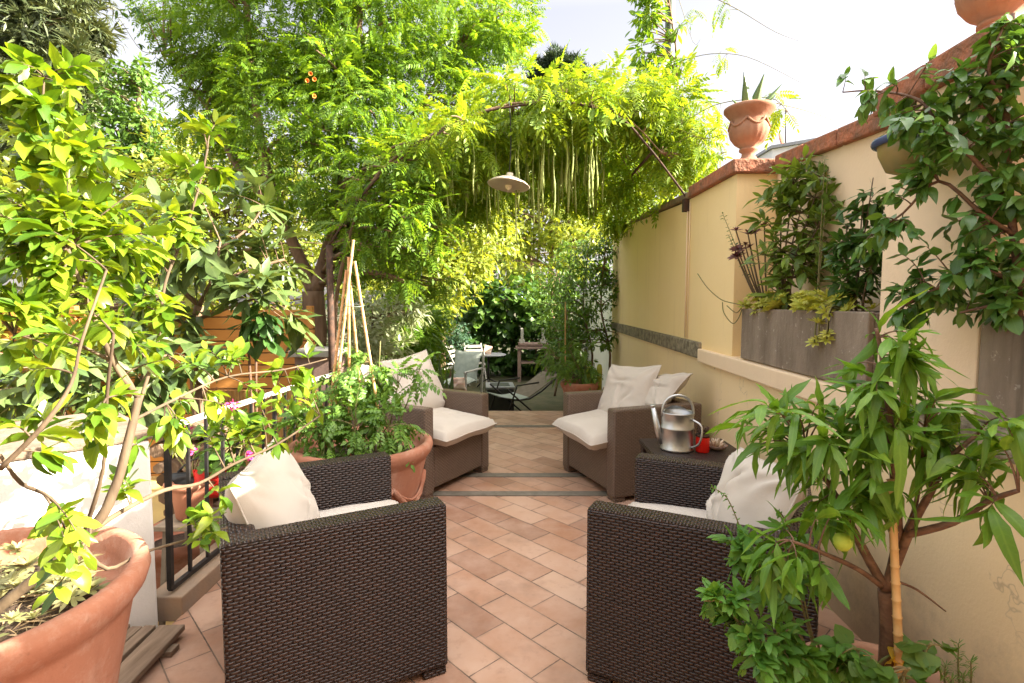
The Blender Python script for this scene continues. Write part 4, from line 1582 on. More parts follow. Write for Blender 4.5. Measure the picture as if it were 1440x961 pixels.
# wall planter with blue rim behind the creeper
gp = at(1316, 192, 1.62)
gb = thing('wall_planter', 'blue and ochre glazed wall pot half hidden by the creeper', 'planter', gp)
wy = 1.72
cx2 = wx(wy) - .09
prof = [(.02, -.07), (.07, -.05), (.092, .0), (.096, .03), (.09, .035), (.08, .02), (0, .01)]
MB().lathe(prof, (cx2 - .02, wy, gp.z - .02), 28).build('body', T['ochre_glaze'], gb)
mb = MB()
mb.tube([(cx2 - .02 + 0.1 * math.cos(t), wy + 0.1 * math.sin(t), gp.z + .018) for t in [2 * math.pi * i / 28 for i in range(29)]], .013, 8, False)
mb.build('rim', T['blue'], gb)

#%%PLANTS%%
# ------------------------------------------------------------------ leaf shapes
LF = leaf_t(.42, 4, .22, .22, .95)
LEMON = leaf_t(.46, 5, .28, .26, .95, .012)
LANCE = leaf_t(.225, 7, .35, .7, .9, .006)
OVATE = leaf_t(.52, 5, .2, .35, .8, .01)
BIG = leaf_t(.30, 6, .22, .4, 1.35, .015)
DIA = diamond_t(.5)
PINN = pinnate_t(6, .27, .40, .28)
WIST = pinnate_t(6, .30, .34, .4, leaf_t(.34, 3, .15, .2, .9))
TOM = pinnate_t(4, .36, .6, .35, leaf_t(.5, 4, .25, .3, .75, .05), 58)
NEED = merge_t([xf(diamond_t(.16), 1, R(-40 + 20 * k), (0, 0, 0), R(-25 + 17 * (k % 4))) for k in range(5)])


def path(*p):
    return dense([at(*q) for q in p], 4)


# lemon tree
b = Vector((LPOT.x + .05, LPOT.y - .02, .54))
lemon_stems = [
    (dense([b, at(120, 752, 1.24), at(160, 690, 1.27), at(178, 630, 1.30), at(195, 560, 1.34)]), 0.0130, 0.0094),
    (path((195, 560, 1.34), (165, 520, 1.30), (140, 465, 1.26), (125, 430, 1.24), (95, 350, 1.18)), 0.0072, 0.0043),
    (path((195, 560, 1.34), (165, 515, 1.33), (100, 482, 1.25), (20, 470, 1.1)), 0.0050, 0.0029),
    (path((165, 515, 1.32), (120, 400, 1.30), (105, 340, 1.3), (60, 250, 1.25), (62, 110, 1.22)), 0.0050, 0.0022),
    (path((178, 620, 1.30), (205, 540, 1.40), (222, 480, 1.45), (232, 400, 1.5), (255, 340, 1.55), (278, 270, 1.6), (292, 210, 1.62)), 0.0050, 0.0029),
    (path((125, 750, 1.24), (170, 720, 1.33), (230, 690, 1.45), (280, 680, 1.55), (330, 652, 1.62), (390, 625, 1.70), (450, 585, 1.78)), 0.0072, 0.0029),
    (path((190, 590, 1.33), (250, 560, 1.5), (320, 530, 1.7), (400, 520, 1.85), (460, 505, 1.95)), 0.0043, 0.0022),
    (path((110, 760, 1.24), (150, 800, 1.3), (200, 778, 1.42), (260, 760, 1.5), (320, 742, 1.56)), 0.0058, 0.0022),
    (path((118, 752, 1.24), (145, 660, 1.2), (150, 560, 1.18), (160, 470, 1.15)), 0.0050, 0.0029),
    (path((118, 752, 1.24), (70, 700, 1.15), (30, 680, 1.05), (0, 640, 1.0)), 0.0050, 0.0029),
    (path((0, 660, .98), (60, 600, 1.0), (100, 540, 1.03), (115, 480, 1.05), (150, 380, 1.1)), 0.0050, 0.0022),
]
twiggy('lemon_tree', 'lemon tree with bright sunlit yellow green leaves in the huge left pot', 'tree', lemon_stems,
       tw([(60, 110, 1.2, 55, 9), (30, 190, 1.15, 70, 18), (110, 250, 1.2, 75, 20), (40, 320, 1.1, 75, 20), (160, 350, 1.3, 65, 14), (100, 430, 1.2, 75, 15), (20, 420, 1.1, 60, 8), (220, 400, 1.45, 50, 8),
           (275, 240, 1.6, 45, 7), (250, 330, 1.5, 50, 7), (30, 470, 1.05, 55, 6), (190, 490, 1.35, 45, 5), (320, 560, 1.65, 60, 10), (420, 540, 1.85, 50, 10), (300, 500, 1.7, 45, 5), (360, 600, 1.7, 50, 6),
           (290, 735, 1.5, 45, 6), (120, 610, 1.1, 45, 3), (60, 800, .98, 40, 3), (100, 770, 1.0, 30, 2), (290, 180, 1.65, 25, 3), (60, 620, 1.02, 40, 4), (150, 570, 1.2, 40, 4), (230, 620, 1.42, 35, 4), (180, 690, 1.36, 25, 2)]),
       LEMON, .060, 10, T['lf_lemon'], T['bark_grey'], 21, droop=.15, twig_r=.0022, gather=.6, up=.12, parts=('trunk', 'crown'))

# peach tree
pb = Vector((PPOT.x, PPOT.y, .33))
peach_stems = [
    (dense([pb, at(1250, 900, 1.22), at(1246, 830, 1.22)]), .021, .019),
    (path((1246, 830, 1.22), (1215, 775, 1.24), (1195, 735, 1.25), (1165, 680, 1.28), (1130, 640, 1.3)), .012, .004),
    (path((1246, 830, 1.22), (1262, 760, 1.22), (1258, 680, 1.2), (1250, 580, 1.2), (1240, 500, 1.2), (1232, 462, 1.2)), .012, .004),
    (path((1250, 820, 1.22), (1280, 745, 1.2), (1310, 690, 1.18), (1330, 650, 1.17), (1375, 610, 1.15)), .011, .004),
    (path((1275, 752, 1.2), (1340, 735, 1.13), (1390, 705, 1.08), (1432, 690, 1.03)), .009, .004),
    (path((1240, 825, 1.22), (1205, 800, 1.18), (1150, 775, 1.15), (1110, 760, 1.14)), .007, .003),
    (path((1262, 818, 1.22), (1290, 830, 1.21), (1330, 860, 1.2)), .004, .0015),
    (path((1262, 770, 1.22), (1285, 720, 1.21), (1295, 660, 1.2), (1300, 600, 1.2)), .006, .003),
]
twiggy('peach_tree', 'young potted peach tree with long drooping leaves in front of the right wall', 'tree', peach_stems,
       tw([(1240, 490, 1.2, 38, 8), (1235, 560, 1.2, 60, 11), (1245, 635, 1.2, 65, 12), (1085, 600, 1.3, 60, 10), (1150, 620, 1.28, 60, 11), (1295, 590, 1.2, 45, 6), (1335, 640, 1.16, 50, 6), (1385, 690, 1.08, 40, 6),
           (1200, 705, 1.24, 50, 8), (1100, 790, 1.14, 55, 7), (1425, 600, 1.05, 30, 4), (1150, 735, 1.2, 45, 5)]),
       LANCE, .094, 8, T['lf_peach'], T['bark_dark'], 33, droop=.02, twig_r=.0022, gather=.4, up=.3, parts=('trunk', 'crown'))
fr = at(1185, 762, 1.16)
pc = thing('peach_fruit', 'small round green peach hanging on the potted peach tree', 'fruit', fr)
MB().lathe([(0, -.02), (.012, -.017), (.019, -.006), (.02, .004), (.015, .014), (.005, .018), (0, .016)], fr, 20).build('flesh', T['fruit'], pc)
MB().tube([fr + Vector((0, 0, .015)), at(1195, 737, 1.25)], .0015, 5).build('stalk', T['twig'], pc)


def cane(a, b, r, label, mat, group='bamboo canes'):
    a, b = Vector(a), Vector(b)
    n_ = 14
    pts, rr = [], []
    for i in range(n_ + 1):
        t = i / n_
        for dt, k in ((-.004, 1), (0, 1.22), (.004, 1)):
            if 0 <= t + dt <= 1:
                pts.append(a.lerp(b, t + dt))
                rr.append(r * k * (1 - .15 * t))
    mb = MB().tube(pts, rr, 8)
    return tag(mb.build('bamboo_cane', mat), label, 'cane', group)


cane(at(1268, 1010, 1.17), at(1253, 675, 1.19), .0095, 'bamboo cane supporting the peach tree trunk', T['bamboo'])
# tomato canes
for (bx, by, tx, ty, lab, mt) in [((463), 640, 497, 338, 'tallest bamboo cane of the tomato teepee leaning right at its top', 'bamboo'), (455, 650, 487, 380, 'orange bamboo cane on the left of the tomato teepee', 'bamboo_red'),
                                  (492, 640, 490, 362, 'upright bamboo cane in the middle of the tomato teepee', 'bamboo_red'), (540, 632, 499, 368, 'bamboo cane slanting down to the right of the tomato teepee', 'bamboo'),
                                  (512, 600, 492, 395, 'thin greyish cane at the back of the tomato teepee', 'bamboo')]:
    Yb = 2.94 + (.12 if 'back' in lab else -.1)
    p = at(bx, by, Yb)
    q = at(tx, ty, 2.94)
    p = q + (p - q) * ((q.z - .48) / (q.z - p.z))
    cane(p, q, .0085, lab, T[mt], 'bamboo canes of the tomato teepee')
tt = [at(484, 430, 2.9), at(500, 432, 2.86), at(512, 430, 2.92), at(496, 428, 3.0), at(484, 430, 2.9)]
tag(MB().tube(dense(tt, 3), .0025, 5).build('string_tie', T['pole']), 'green string tied round the tomato canes', 'string')

# tomato plants
tb_ = Vector((TPOT.x, TPOT.y, .48))
tom = []
for (px, py, Y, dx) in ((430, 560, 2.85, -.15), (470, 520, 2.9, -.05), (520, 510, 2.95, .03), (560, 540, 3.0, .12), (500, 600, 2.72, 0.02), (590, 520, 3.05, .16), (545, 600, 2.75, .12), (440, 610, 2.72, -.15), (535, 480, 2.95, .06)):
    tom.append((dense([tb_ + Vector((dx, (Y - 2.9) * .6, 0)), tb_ + Vector((dx * 1.1, (Y - 2.9) * .8, .12)), at(px, py, Y)], 4), .006, .003))
twiggy('tomato_plant', 'bushy green tomato plants filling the swag relief pot', 'plant', tom,
       tw([(440, 590, 2.8, 40, 18), (475, 550, 2.85, 50, 20), (520, 545, 2.95, 45, 18), (555, 535, 3.0, 32, 10), (470, 610, 2.72, 45, 16), (530, 605, 2.75, 45, 16), (510, 570, 2.8, 50, 18), (590, 535, 3.0, 26, 6), (500, 495, 2.95, 30, 6), (565, 600, 2.85, 25, 7)]),
       TOM, .105, 4, T['lf_tomato'], T['twig'], 41, base=tb_, droop=.3, twig_r=.002, gather=.5, up=.2)

# herb (mint) and companions at bottom right
mbs = Vector((MPOT.x, MPOT.y, .33))
mint = [(dense([mbs, at(1120, 880, 1.30), at(1080, 800, 1.28), at(1040, 770, 1.3)]), .004, .002), (dense([mbs, at(1060, 900, 1.22), at(1020, 850, 1.2), at(990, 845, 1.2)]), .004, .002),
        (dense([mbs, at(1090, 900, 1.2), at(1060, 920, 1.15)]), .004, .002), (dense([mbs, at(1130, 860, 1.3), at(1110, 800, 1.3), at(1095, 770, 1.33)]), .004, .002), (dense([mbs, at(1150, 900, 1.25), at(1170, 930, 1.2)]), .004, .002)]
twiggy('mint_plant', 'bushy mint spreading in front of the woven side of the right armchair', 'herb', mint,
       tw([(1045, 770, 1.30, 38, 14), (1030, 860, 1.2, 38, 14), (1070, 920, 1.16, 45, 22), (1110, 850, 1.25, 45, 14), (1130, 780, 1.3, 35, 8), (1170, 930, 1.18, 40, 16), (1110, 930, 1.18, 40, 16), (1000, 850, 1.2, 20, 4)]),
       OVATE, .042, 8, T['lf_mint'], T['twig'], 43, base=mbs, droop=.15, twig_r=.0018, gather=.75, up=.1)
sp_ = [(path((1050, 770, 1.3), (1040, 740, 1.32), (1022, 700, 1.34), (1000, 685, 1.35)), .002, .001), (path((1115, 780, 1.3), (1112, 750, 1.3), (1100, 725, 1.3), (1094, 720, 1.3)), .003, .002)]
sp_ = [(dense([mbs, s[0][0]], 3) + s[0], .002, s[2]) for s in sp_]
for s_, l_ in zip(sp_, ('thin bare seed spike rising in front of the right wrinkled cushion', 'pale furry flower spike rising from the mint beside the chair back')):
    twiggy('flower_spike', l_, 'herb', [s_], [], OVATE, .016, 1, T['lf_mint'], T['twig'], 44, base=mbs, stem_leaves=.012, group='spikes of the mint')
gb_ = Vector((PPOT.x, PPOT.y, .33))
ger = [(dense([gb_, at(1290, 930, 1.15), at(1310, 905, 1.12)]), .005, .003), (dense([gb_, at(1215, 930, 1.15), at(1200, 910, 1.14)]), .005, .003), (dense([gb_, at(1270, 950, 1.1), at(1280, 940, 1.08)]), .005, .003)]
GER = leaf_t(1.05, 5, .15, .2, .7, .04)
twiggy('geranium_plant', 'round leaved geranium at the foot of the peach tree', 'plant', ger, tw([(1300, 915, 1.13, 28, 9), (1210, 935, 1.13, 40, 12), (1265, 950, 1.08, 35, 8)]), GER, .045, 2, T['lf_mid'], T['twig'], 45, base=gb_, droop=.1, gather=.3)
twiggy('faded_geranium', 'yellowing geranium leaves behind the peach trunk', 'plant', [(dense([gb_ + Vector((0, .03, 0)), at(1235, 935, 1.2), at(1275, 915, 1.2)]), .004, .002)], tw([(1232, 935, 1.2, 12, 3), (1272, 915, 1.2, 12, 3), (1205, 930, 1.22, 10, 2)]), GER, .055, 1, T['lf_yellow'], T['twig'], 46, base=gb_, droop=.1, gather=.2)
rb_ = Vector((RPOT.x - .02, RPOT.y, .22))
ros = [(dense([rb_, at(px, (py + 1000) / 2, 1.24), at(px, py, 1.22)]), .003, .0012) for px, py in ((1348, 905), (1330, 935), (1365, 930), (1355, 950), (1338, 955))]
twiggy('rosemary_bush', 'small rosemary bush by the wall in the bottom right corner', 'herb', ros, [], leaf_t(.12, 3, .3, .1), .026, 1, T['lf_mid'], T['twig'], 47, base=rb_, stem_leaves=.0035, droop=-.2)

# creeper hanging at upper right
VY = 1.55
cr = [
    (dense([Vector((1.48, 1.30, 1.27)), at(1445, 470, 1.42), at(1432, 380, 1.45), at(1420, 280, 1.48), at(1415, 150, 1.5), at(1425, 20, 1.52)], 5), .012, .008),
    (path((1420, 280, 1.48), (1370, 225, 1.5), (1320, 175, 1.55), (1290, 140, 1.6), (1230, 128, 1.7), (1185, 130, 1.75)), .007, .002),
    (path((1425, 330, 1.46), (1380, 300, 1.48), (1320, 255, 1.55), (1270, 300, 1.62), (1225, 330, 1.7)), .007, .002),
    (path((1430, 400, 1.43), (1380, 380, 1.45), (1330, 400, 1.5), (1280, 425, 1.6), (1260, 440, 1.65)), .006, .002),
    (path((1415, 150, 1.5), (1390, 100, 1.5), (1410, 40, 1.5)), .006, .003),
    (path((1418, 200, 1.5), (1380, 150, 1.52), (1345, 120, 1.55)), .006, .003),
    (path((1435, 440, 1.4), (1400, 430, 1.42), (1350, 440, 1.48)), .006, .003),
]
twiggy('creeper', 'glossy green creeper hanging down over the right end of the wall', 'creeper', cr,
       tw([(1285, 175, 1.48, 28, 9), (1320, 200, 1.46, 28, 8), (1215, 130, 1.72, 38, 7), (1290, 140, 1.6, 50, 14), (1350, 150, 1.55, 55, 17), (1410, 110, 1.5, 50, 22), (1425, 190, 1.48, 50, 20), (1390, 220, 1.5, 55, 16), (1330, 220, 1.55, 45, 8), (1420, 280, 1.46, 45, 16), (1360, 300, 1.5, 50, 10),
           (1270, 290, 1.62, 50, 9), (1225, 320, 1.7, 35, 7), (1300, 360, 1.55, 50, 9), (1400, 370, 1.44, 50, 16), (1350, 400, 1.5, 50, 14), (1290, 420, 1.58, 40, 13), (1420, 420, 1.42, 40, 14), (1425, 50, 1.5, 35, 14)]),
       OVATE, .054, 7, T['lf_vine'], T['bark_dark'], 51, droop=.45, twig_r=.0022, gather=.6, up=.1)

# shrubs in the wall planter
def planter_pt(px, Y):
    return Vector((wx(Y, .10), Y, 1.25))


y1_ = 2.95
b1_ = planter_pt(0, y1_)
bay = [(dense([b1_ + Vector((0, dy * .3, 0)), b1_ + Vector((-.02, dy * .5, .2)), at(px, py, Y)], 4), .008, .003) for px, py, Y, dy in ((1100, 260, 3.05, .1), (1120, 225, 2.98, .05), (1155, 250, 2.85, -.1), (1085, 320, 3.05, .15), (1150, 320, 2.8, -.15), (1125, 300, 2.9, 0))]
twiggy('bay_shrub', 'tall bay shrub growing in the concrete planter below the coping', 'shrub', bay, tw([(1100, 290, 3.0, 40, 22), (1125, 250, 2.95, 35, 20), (1150, 290, 2.85, 38, 20), (1120, 350, 2.9, 55, 30), (1095, 380, 2.95, 40, 16), (1155, 370, 2.8, 35, 16)]),
       leaf_t(.34, 4, .25, .2, .95), .10, 6, T['lf_bay'], T['bark_grey'], 61, base=b1_, droop=0, gather=.7, up=.15)
b2_ = planter_pt(0, 2.3)
lau = [(dense([b2_ + Vector((0, dy * .3, 0)), b2_ + Vector((-.02, dy * .5, .1)), at(px, py, Y)], 4), .006, .002) for px, py, Y, dy in ((1190, 320, 2.35, .1), (1215, 270, 2.3, .0), (1205, 370, 2.35, .1), (1235, 340, 2.2, -.1), (1228, 250, 2.3, 0))]
twiggy('laurel_shrub', 'smaller dark shrub at the right end of the concrete planter', 'shrub', lau, tw([(1195, 340, 2.35, 30, 16), (1220, 300, 2.3, 30, 12), (1215, 380, 2.3, 40, 24), (1190, 400, 2.35, 30, 12), (1235, 350, 2.2, 25, 10)]),
       leaf_t(.4, 4, .25, .2, .95), .07, 7, T['lf_dark'], T['bark_grey'], 62, base=b2_, droop=.05, gather=.7, up=.15)

# sedum and trailing succulents
RO = rosette_t(8, .34, .5, 2)
sd_t = thing('yellow_sedum', 'yellow green sedum rosettes spilling over the planter edge', 'succulent', planter_pt(0, 2.7))
rng = np.random.default_rng(9)
Ys = np.concatenate([rng.uniform(2.45, 3.28, 90), rng.uniform(2.2, 2.6, 18)])
pp = np.stack([[wx(y, 0) for y in Ys] + rng.uniform(-.03, .16, len(Ys)), Ys, 1.285 + rng.uniform(-.01, .075, len(Ys))], 1)
extra = np.array([tuple(at(px, py, Y)) for px, py, Y in ((1137, 440, 2.32), (1128, 455, 2.38), (1140, 470, 2.3), (1117, 482, 2.4), (1141, 478, 2.3), (1125, 478, 2.37))])
extra[:, 0] = [wx(y, -.035) for y in extra[:, 1]]
pp = np.vstack([pp, extra])
n = len(pp)
scatter('rosette', RO, pp, rng.normal(size=(n, 3)) * np.array((1, 1, .3)), np.array([[-.5, -.3, 1.]] * n) + rng.normal(size=(n, 3)) * .3, rng.uniform(.035, .062, n), T['lf_sedum'], sd_t)
for e in extra:
    y = e[1]
    MB().tube(dense([(wx(y, .05), y, 1.28), (wx(y, -.02), y, 1.30), tuple(e)], 4), .004, 5).build('trailing_stem', T['twig'], sd_t)
for pts in ([(1075, 432, 3.2), (1045, 428, 3.32), (1015, 422, 3.4), (995, 405, 3.45), (981, 385, 3.5)], [(1060, 435, 3.25), (1040, 448, 3.3), (1030, 455, 3.33), (1018, 440, 3.36), (1016, 425, 3.38)], [(1055, 432, 3.25), (1035, 440, 3.3), (1022, 430, 3.35)]):
    P = [at(*p) for p in pts]
    for p in P:
        p.x = min(p.x, wx(p.y, -.03))
    MB().tube(dense(P, 5), .003, 5).build('trailing_stem', T['twig'], sd_t)
# tree aeonium
ab = planter_pt(0, 3.2)
ae_ = thing('tree_aeonium', 'woody succulent with maroon rosettes leaning out at the left end of the planter', 'succulent', ab)
mb = MB()
heads = [(1035, 325, 3.3), (1052, 330, 3.25), (1062, 328, 3.22), (1038, 352, 3.28), (1055, 348, 3.25), (1037, 362, 3.28), (1048, 345, 3.3), (1075, 320, 3.2)]
for h in heads:
    mb.tube(dense([ab, ab.lerp(at(*h), .5) + Vector((0, 0, -.03)), at(*h)], 4), [.006 * (1 - .05 * i) for i in range(9)], 7)
mb.build('stem', T['bark_grey'], ae_)
pp = np.array([tuple(at(*h)) for h in heads])
n = len(pp)
scatter('rosette', rosette_t(9, .4, .6, 2), pp, rng.normal(size=(n, 3)) * np.array((1, 1, .2)), np.array([[-.3, -.5, 1.]] * n), rng.uniform(.04, .065, n), T['darkrosette'], ae_)
for (px, Y, tops, lab) in ((1020, 3.35, ((1016, 300), (1024, 330)), 'thin spike of tiny leaves left of the maroon succulent'), (1160, 2.75, ((1160, 220), (1165, 235)), 'thin leafy spike rising beside the bay shrub')):
    q = planter_pt(0, Y - .1)
    st = [(dense([q, q.lerp(at(*t, Y), .6), at(*t, Y)], 4), .003, .0015) for t in tops]
    for s_ in st:
        twiggy('leafy_spike', lab, 'plant', [s_], [], leaf_t(.45, 3, .2, .2), .03, 1, T['lf_dark'], T['twig'], int(px), base=q, stem_leaves=.014, group='leafy spikes in the planter')

# fern like wisteria shoots by the urn and tendrils
ten = [
    (path((1000, -5, 5.0), (1040, 15, 4.9), (1090, 45, 4.8), (1130, 60, 4.8)), .004, .001),
    (path((960, 85, 5.0), (1000, 76, 4.9), (1050, 80, 4.8), (1110, 108, 4.7), (1140, 125, 4.7)), .004, .001),
    (path((950, 180, 4.8), (1000, 150, 4.5), (1050, 140, 4.1), (1090, 140, 3.8), (1120, 175, 3.7)), .004, .002),
    (path((950, 180, 4.8), (990, 195, 4.6), (1020, 190, 4.5), (1022, 215, 4.5)), .004, .002),
    (path((1090, 145, 3.8), (1130, 155, 3.9), (1160, 165, 4.0), (1190, 178, 4.0)), .003, .001),
    (path((935, -60, 6.6), (955, 0, 6.3), (975, 60, 6.0), (985, 55, 5.9)), .004, .001),
]
ten[0] = (dense([at(940, 60, 7.2)], 1) + ten[0][0] if False else ten[0][0], .004, .001)
twiggy('wisteria_shoot', 'stray wisteria shoots trailing past the urn into the sky', 'creeper', ten,
       tw([(985, 175, 4.7, 45, 30), (1000, 210, 4.6, 25, 8), (970, 215, 4.8, 30, 14), (965, 130, 5.0, 28, 8), (1085, 140, 3.8, 18, 7), (1105, 160, 3.75, 14, 5), (1065, 158, 3.75, 10, 2), (1020, 12, 4.9, 14, 4), (970, 20, 6, 15, 4), (1020, 78, 4.85, 16, 4)]),
       WIST, .15, 2, T['lf_wist'], T['twig'], 71, base=at(950, 180, 4.8), droop=.5, gather=.4, twig_r=.002)

#%%TREES%%
# ------------------------------------------------------------------ wisteria on the pergola
wst = [(dense([Vector((-1.62, 4.75, GZ)), at(470, 480, 4.8), at(480, 380, 4.7), at(520, 262, 4.62), at(590, 200, 4.6), at(720, 146, 4.6), at(860, 155, 4.65), at(930, 215, 4.7)], 4), .022, .005),
       (path((720, 146, 4.6), (725, 190, 5.8), (730, 245, 7.6)), .015, .008), (path((860, 155, 4.65), (850, 200, 5.8), (840, 260, 7.6)), .014, .008), (path((590, 200, 4.6), (610, 230, 5.6), (640, 270, 7.2)), .014, .008)]
tree('wisteria', 'wisteria canopy glowing yellow green over the iron arch', 'climber', wst,
     lobe_px([(600, 215, 4.9, 45), (655, 195, 5.0, 50), (735, 150, 4.9, 45, 1.5, .8), (800, 135, 5.0, 42, 1.5, .8), (870, 140, 5.0, 45, 1.5, .8), (930, 165, 5.0, 45), (955, 215, 5.0, 38), (900, 235, 5.6, 45),
              (690, 205, 6.0, 50, 1.5, .7), (780, 185, 6.0, 55, 1.5, .7), (850, 210, 6.2, 50, 1.5, .8), (740, 235, 7.4, 50, 1, .6), (830, 255, 7.4, 50, 1, .7), (660, 260, 7.0, 50), (885, 285, 7.4, 40), (640, 172, 4.38, 14), (770, 135, 4.42, 20), (835, 140, 4.42, 16), (600, 200, 4.38, 16)]),
     WIST, .22, 640, 10, T['lf_wist'], T['bark'], 81, droop=.55, clump_r=.34, limb_r=.01, shell=.55)
rng = np.random.default_rng(4)
for k in range(150):
    px = rng.uniform(610, 850) if k > 8 else rng.uniform(620, 660)
    Y = rng.uniform(4.5, 6.2)
    ytop = rng.uniform(165, 230)
    p = at(px, ytop, Y)
    ln = rng.uniform(.3, .7)
    n_ = 8
    pts = [p + Vector((.006 * math.sin(i * .8 + k), 0, -ln * i / n_)) for i in range(n_ + 1)]
    rr = [(.0022 + (.0055 if i > 3 else .0006) * (1 + .25 * math.sin(i * 2.1)) * (1 - .6 * max(0, i - 6) / 2)) for i in range(n_ + 1)]
    tag(MB().tube(pts, rr, 5).build('seed_pod', T['pod']), 'long green seed pod dangling from the wisteria canopy', 'seed pod', 'wisteria pods hanging under the arch')

# ------------------------------------------------------------------ big tree on the left
tY = 5.9
mt = [(dense([at(438, 560, tY) * 1 + Vector((0, 0, -.5)), at(438, 520, tY), at(442, 460, tY), at(440, 410, tY)], 4), .16, .12),
      (path((440, 412, tY), (425, 370, tY), (398, 310, 5.8), (375, 240, 5.8), (360, 150, 5.9), (350, 60, 6.0), (345, -40, 6)), .075, .03),
      (path((442, 412, tY), (462, 350, 6.0), (472, 280, 6.0), (480, 200, 6.0), (500, 100, 6.1), (510, -60, 6.2)), .09, .03),
      (path((472, 290, 6.0), (530, 220, 6.1), (590, 150, 6.2), (650, 60, 6.3)), .045, .015),
      (path((398, 310, 5.8), (330, 230, 6.0), (290, 150, 6.2), (230, 80, 6.4)), .04, .012)]
tree('robinia_tree', 'large airy tree with feathery bright green leaves and twin brown trunks left of the arch', 'tree', mt,
     lobe_px([(320, 60, 6.3, 85), (400, 20, 6.0, 100), (510, 20, 6.0, 110), (620, 20, 6.2, 90), (690, 70, 6.3, 55), (300, 150, 6.4, 55), (400, 150, 5.8, 85), (500, 150, 5.8, 95), (600, 130, 6.1, 80), (655, 165, 6.2, 45),
              (440, 250, 5.6, 70), (530, 260, 5.6, 85), (590, 250, 5.7, 55), (350, 230, 6.2, 50), (480, -80, 6.2, 90), (270, 100, 6.5, 40), (560, 340, 5.4, 60), (500, 350, 5.4, 40), (700, 25, 6.3, 50), (600, 380, 5.7, 35), (225, 10, 6.5, 35), (330, 100, 6.6, 60), (450, 100, 6.4, 70),
              (520, 330, 4.6, 38), (560, 290, 4.5, 42), (605, 300, 4.5, 32), (525, 260, 4.5, 35), (565, 225, 4.6, 42), (620, 250, 4.7, 28), (560, 375, 4.6, 28), (600, 350, 4.7, 26), (500, 300, 5.0, 35)]),
     PINN, .19, 1250, 10, T['lf_main'], T['bark'], 91, droop=.4, clump_r=.2, limb_r=.022, shell=.6)
# long bare sprig into the gap of sky
spr = [(path((300, 110, 6.3), (260, 80, 6.2), (230, 72, 6.1), (200, 72, 6.0), (170, 30, 6.0), (152, 10, 6.0)), .006, .002), (path((270, 70, 6.2), (235, 30, 6.2), (190, 8, 6.2)), .006, .002)]
twiggy('sprig', 'thin arching sprig with small leaves against the sky at upper left', 'branch', spr, tw([(200, 10, 6.2, 30, 5), (225, 85, 6.1, 30, 4), (240, 40, 6.2, 30, 5)]), leaf_t(.4, 3), .09, 5, T['lf_dark'], T['twig'], 92)
# orange trumpet flowers in crown
fw = thing('trumpet_flower', 'orange trumpet flowers high in the feathery tree', 'flower', at(437, 108, 5.0))
for px, py in ((437, 104), (442, 112), (432, 114), (441, 136)):
    c = at(px, py, 4.9)
    MB().lathe([(q1 * .36, q2 * .55) for q1, q2 in [(0, -.08), (.012, -.03), (.02, .01), (.045, .035), (.05, .035), (.022, .0), (0, -.02)]], c, 12, rot=Matrix.Rotation(R(150 - py * .4), 3, 'X') @ Matrix.Rotation(R(py * .7 - 60), 3, 'Y')).build('bloom', T['orange_fl'], fw)

# ------------------------------------------------------------------ trees beyond
def bt_(px, Y, ytop, r0, extra=()):
    b0 = at(px, 480, Y)
    b0.z = GZ
    return [(dense([b0, at(px, (480 + ytop) / 2, Y), at(px, ytop, Y)], 4), r0, r0 * .3)]


tree('garden_tree', 'sunlit yellow green tree behind the arch in the middle of the garden', 'tree', bt_(620, 11.5, 280, .11),
     lobe_px([(600, 330, 11, 65), (660, 320, 11.5, 65), (560, 400, 10, 50), (620, 400, 10.5, 50), (660, 375, 11, 35), (600, 440, 10, 30), (650, 270, 12, 50)]),
     leaf_t(.45, 3), .13, 420, 24, T['lf_bright'], T['bark'], 101, 'sunlit trees behind the hedge', clump_r=.3)
tree('garden_tree', 'pale yellow leafed tree standing behind the far hedge right of centre', 'tree', bt_(775, 15, 280, .12),
     lobe_px([(720, 310, 14.5, 50), (780, 300, 15, 60), (840, 290, 15, 55), (740, 360, 14, 45), (810, 340, 14, 45), (880, 250, 15, 45), (700, 270, 15, 45), (780, 250, 15.5, 55)]),
     leaf_t(.45, 3), .17, 420, 24, T['lf_bright'], T['bark'], 102, 'sunlit trees behind the hedge', clump_r=.3)
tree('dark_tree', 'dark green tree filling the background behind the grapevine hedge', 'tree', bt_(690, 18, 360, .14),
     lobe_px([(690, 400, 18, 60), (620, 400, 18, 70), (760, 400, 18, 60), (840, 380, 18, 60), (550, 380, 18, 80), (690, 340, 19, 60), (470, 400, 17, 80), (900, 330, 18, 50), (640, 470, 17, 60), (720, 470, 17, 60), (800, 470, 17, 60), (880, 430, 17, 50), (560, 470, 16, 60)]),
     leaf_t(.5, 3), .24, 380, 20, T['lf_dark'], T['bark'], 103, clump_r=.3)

# grapevine hedge
hb = at(700, 520, 12.9)
gh = [(dense([Vector((at(px, 480, 12.9).x, 12.9, GZ)), at(px + 5, 470, 12.9), at(px - 6, 420, 12.8)], 3), .02, .01) for px in (650, 685, 715, 750, 785)]
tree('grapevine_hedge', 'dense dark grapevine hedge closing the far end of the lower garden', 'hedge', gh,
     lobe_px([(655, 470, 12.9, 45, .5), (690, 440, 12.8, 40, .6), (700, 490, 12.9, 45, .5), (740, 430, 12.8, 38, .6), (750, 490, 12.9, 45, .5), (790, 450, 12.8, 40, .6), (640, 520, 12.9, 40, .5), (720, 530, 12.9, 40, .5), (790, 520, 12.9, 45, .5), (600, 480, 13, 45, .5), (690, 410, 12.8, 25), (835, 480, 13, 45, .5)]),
     leaf_t(.95, 4, .15, .25, .75), .15, 420, 13, T['lf_dark'], T['bark'], 104, clump_r=.3, parts=('stem', 'foliage'), limbs=False)
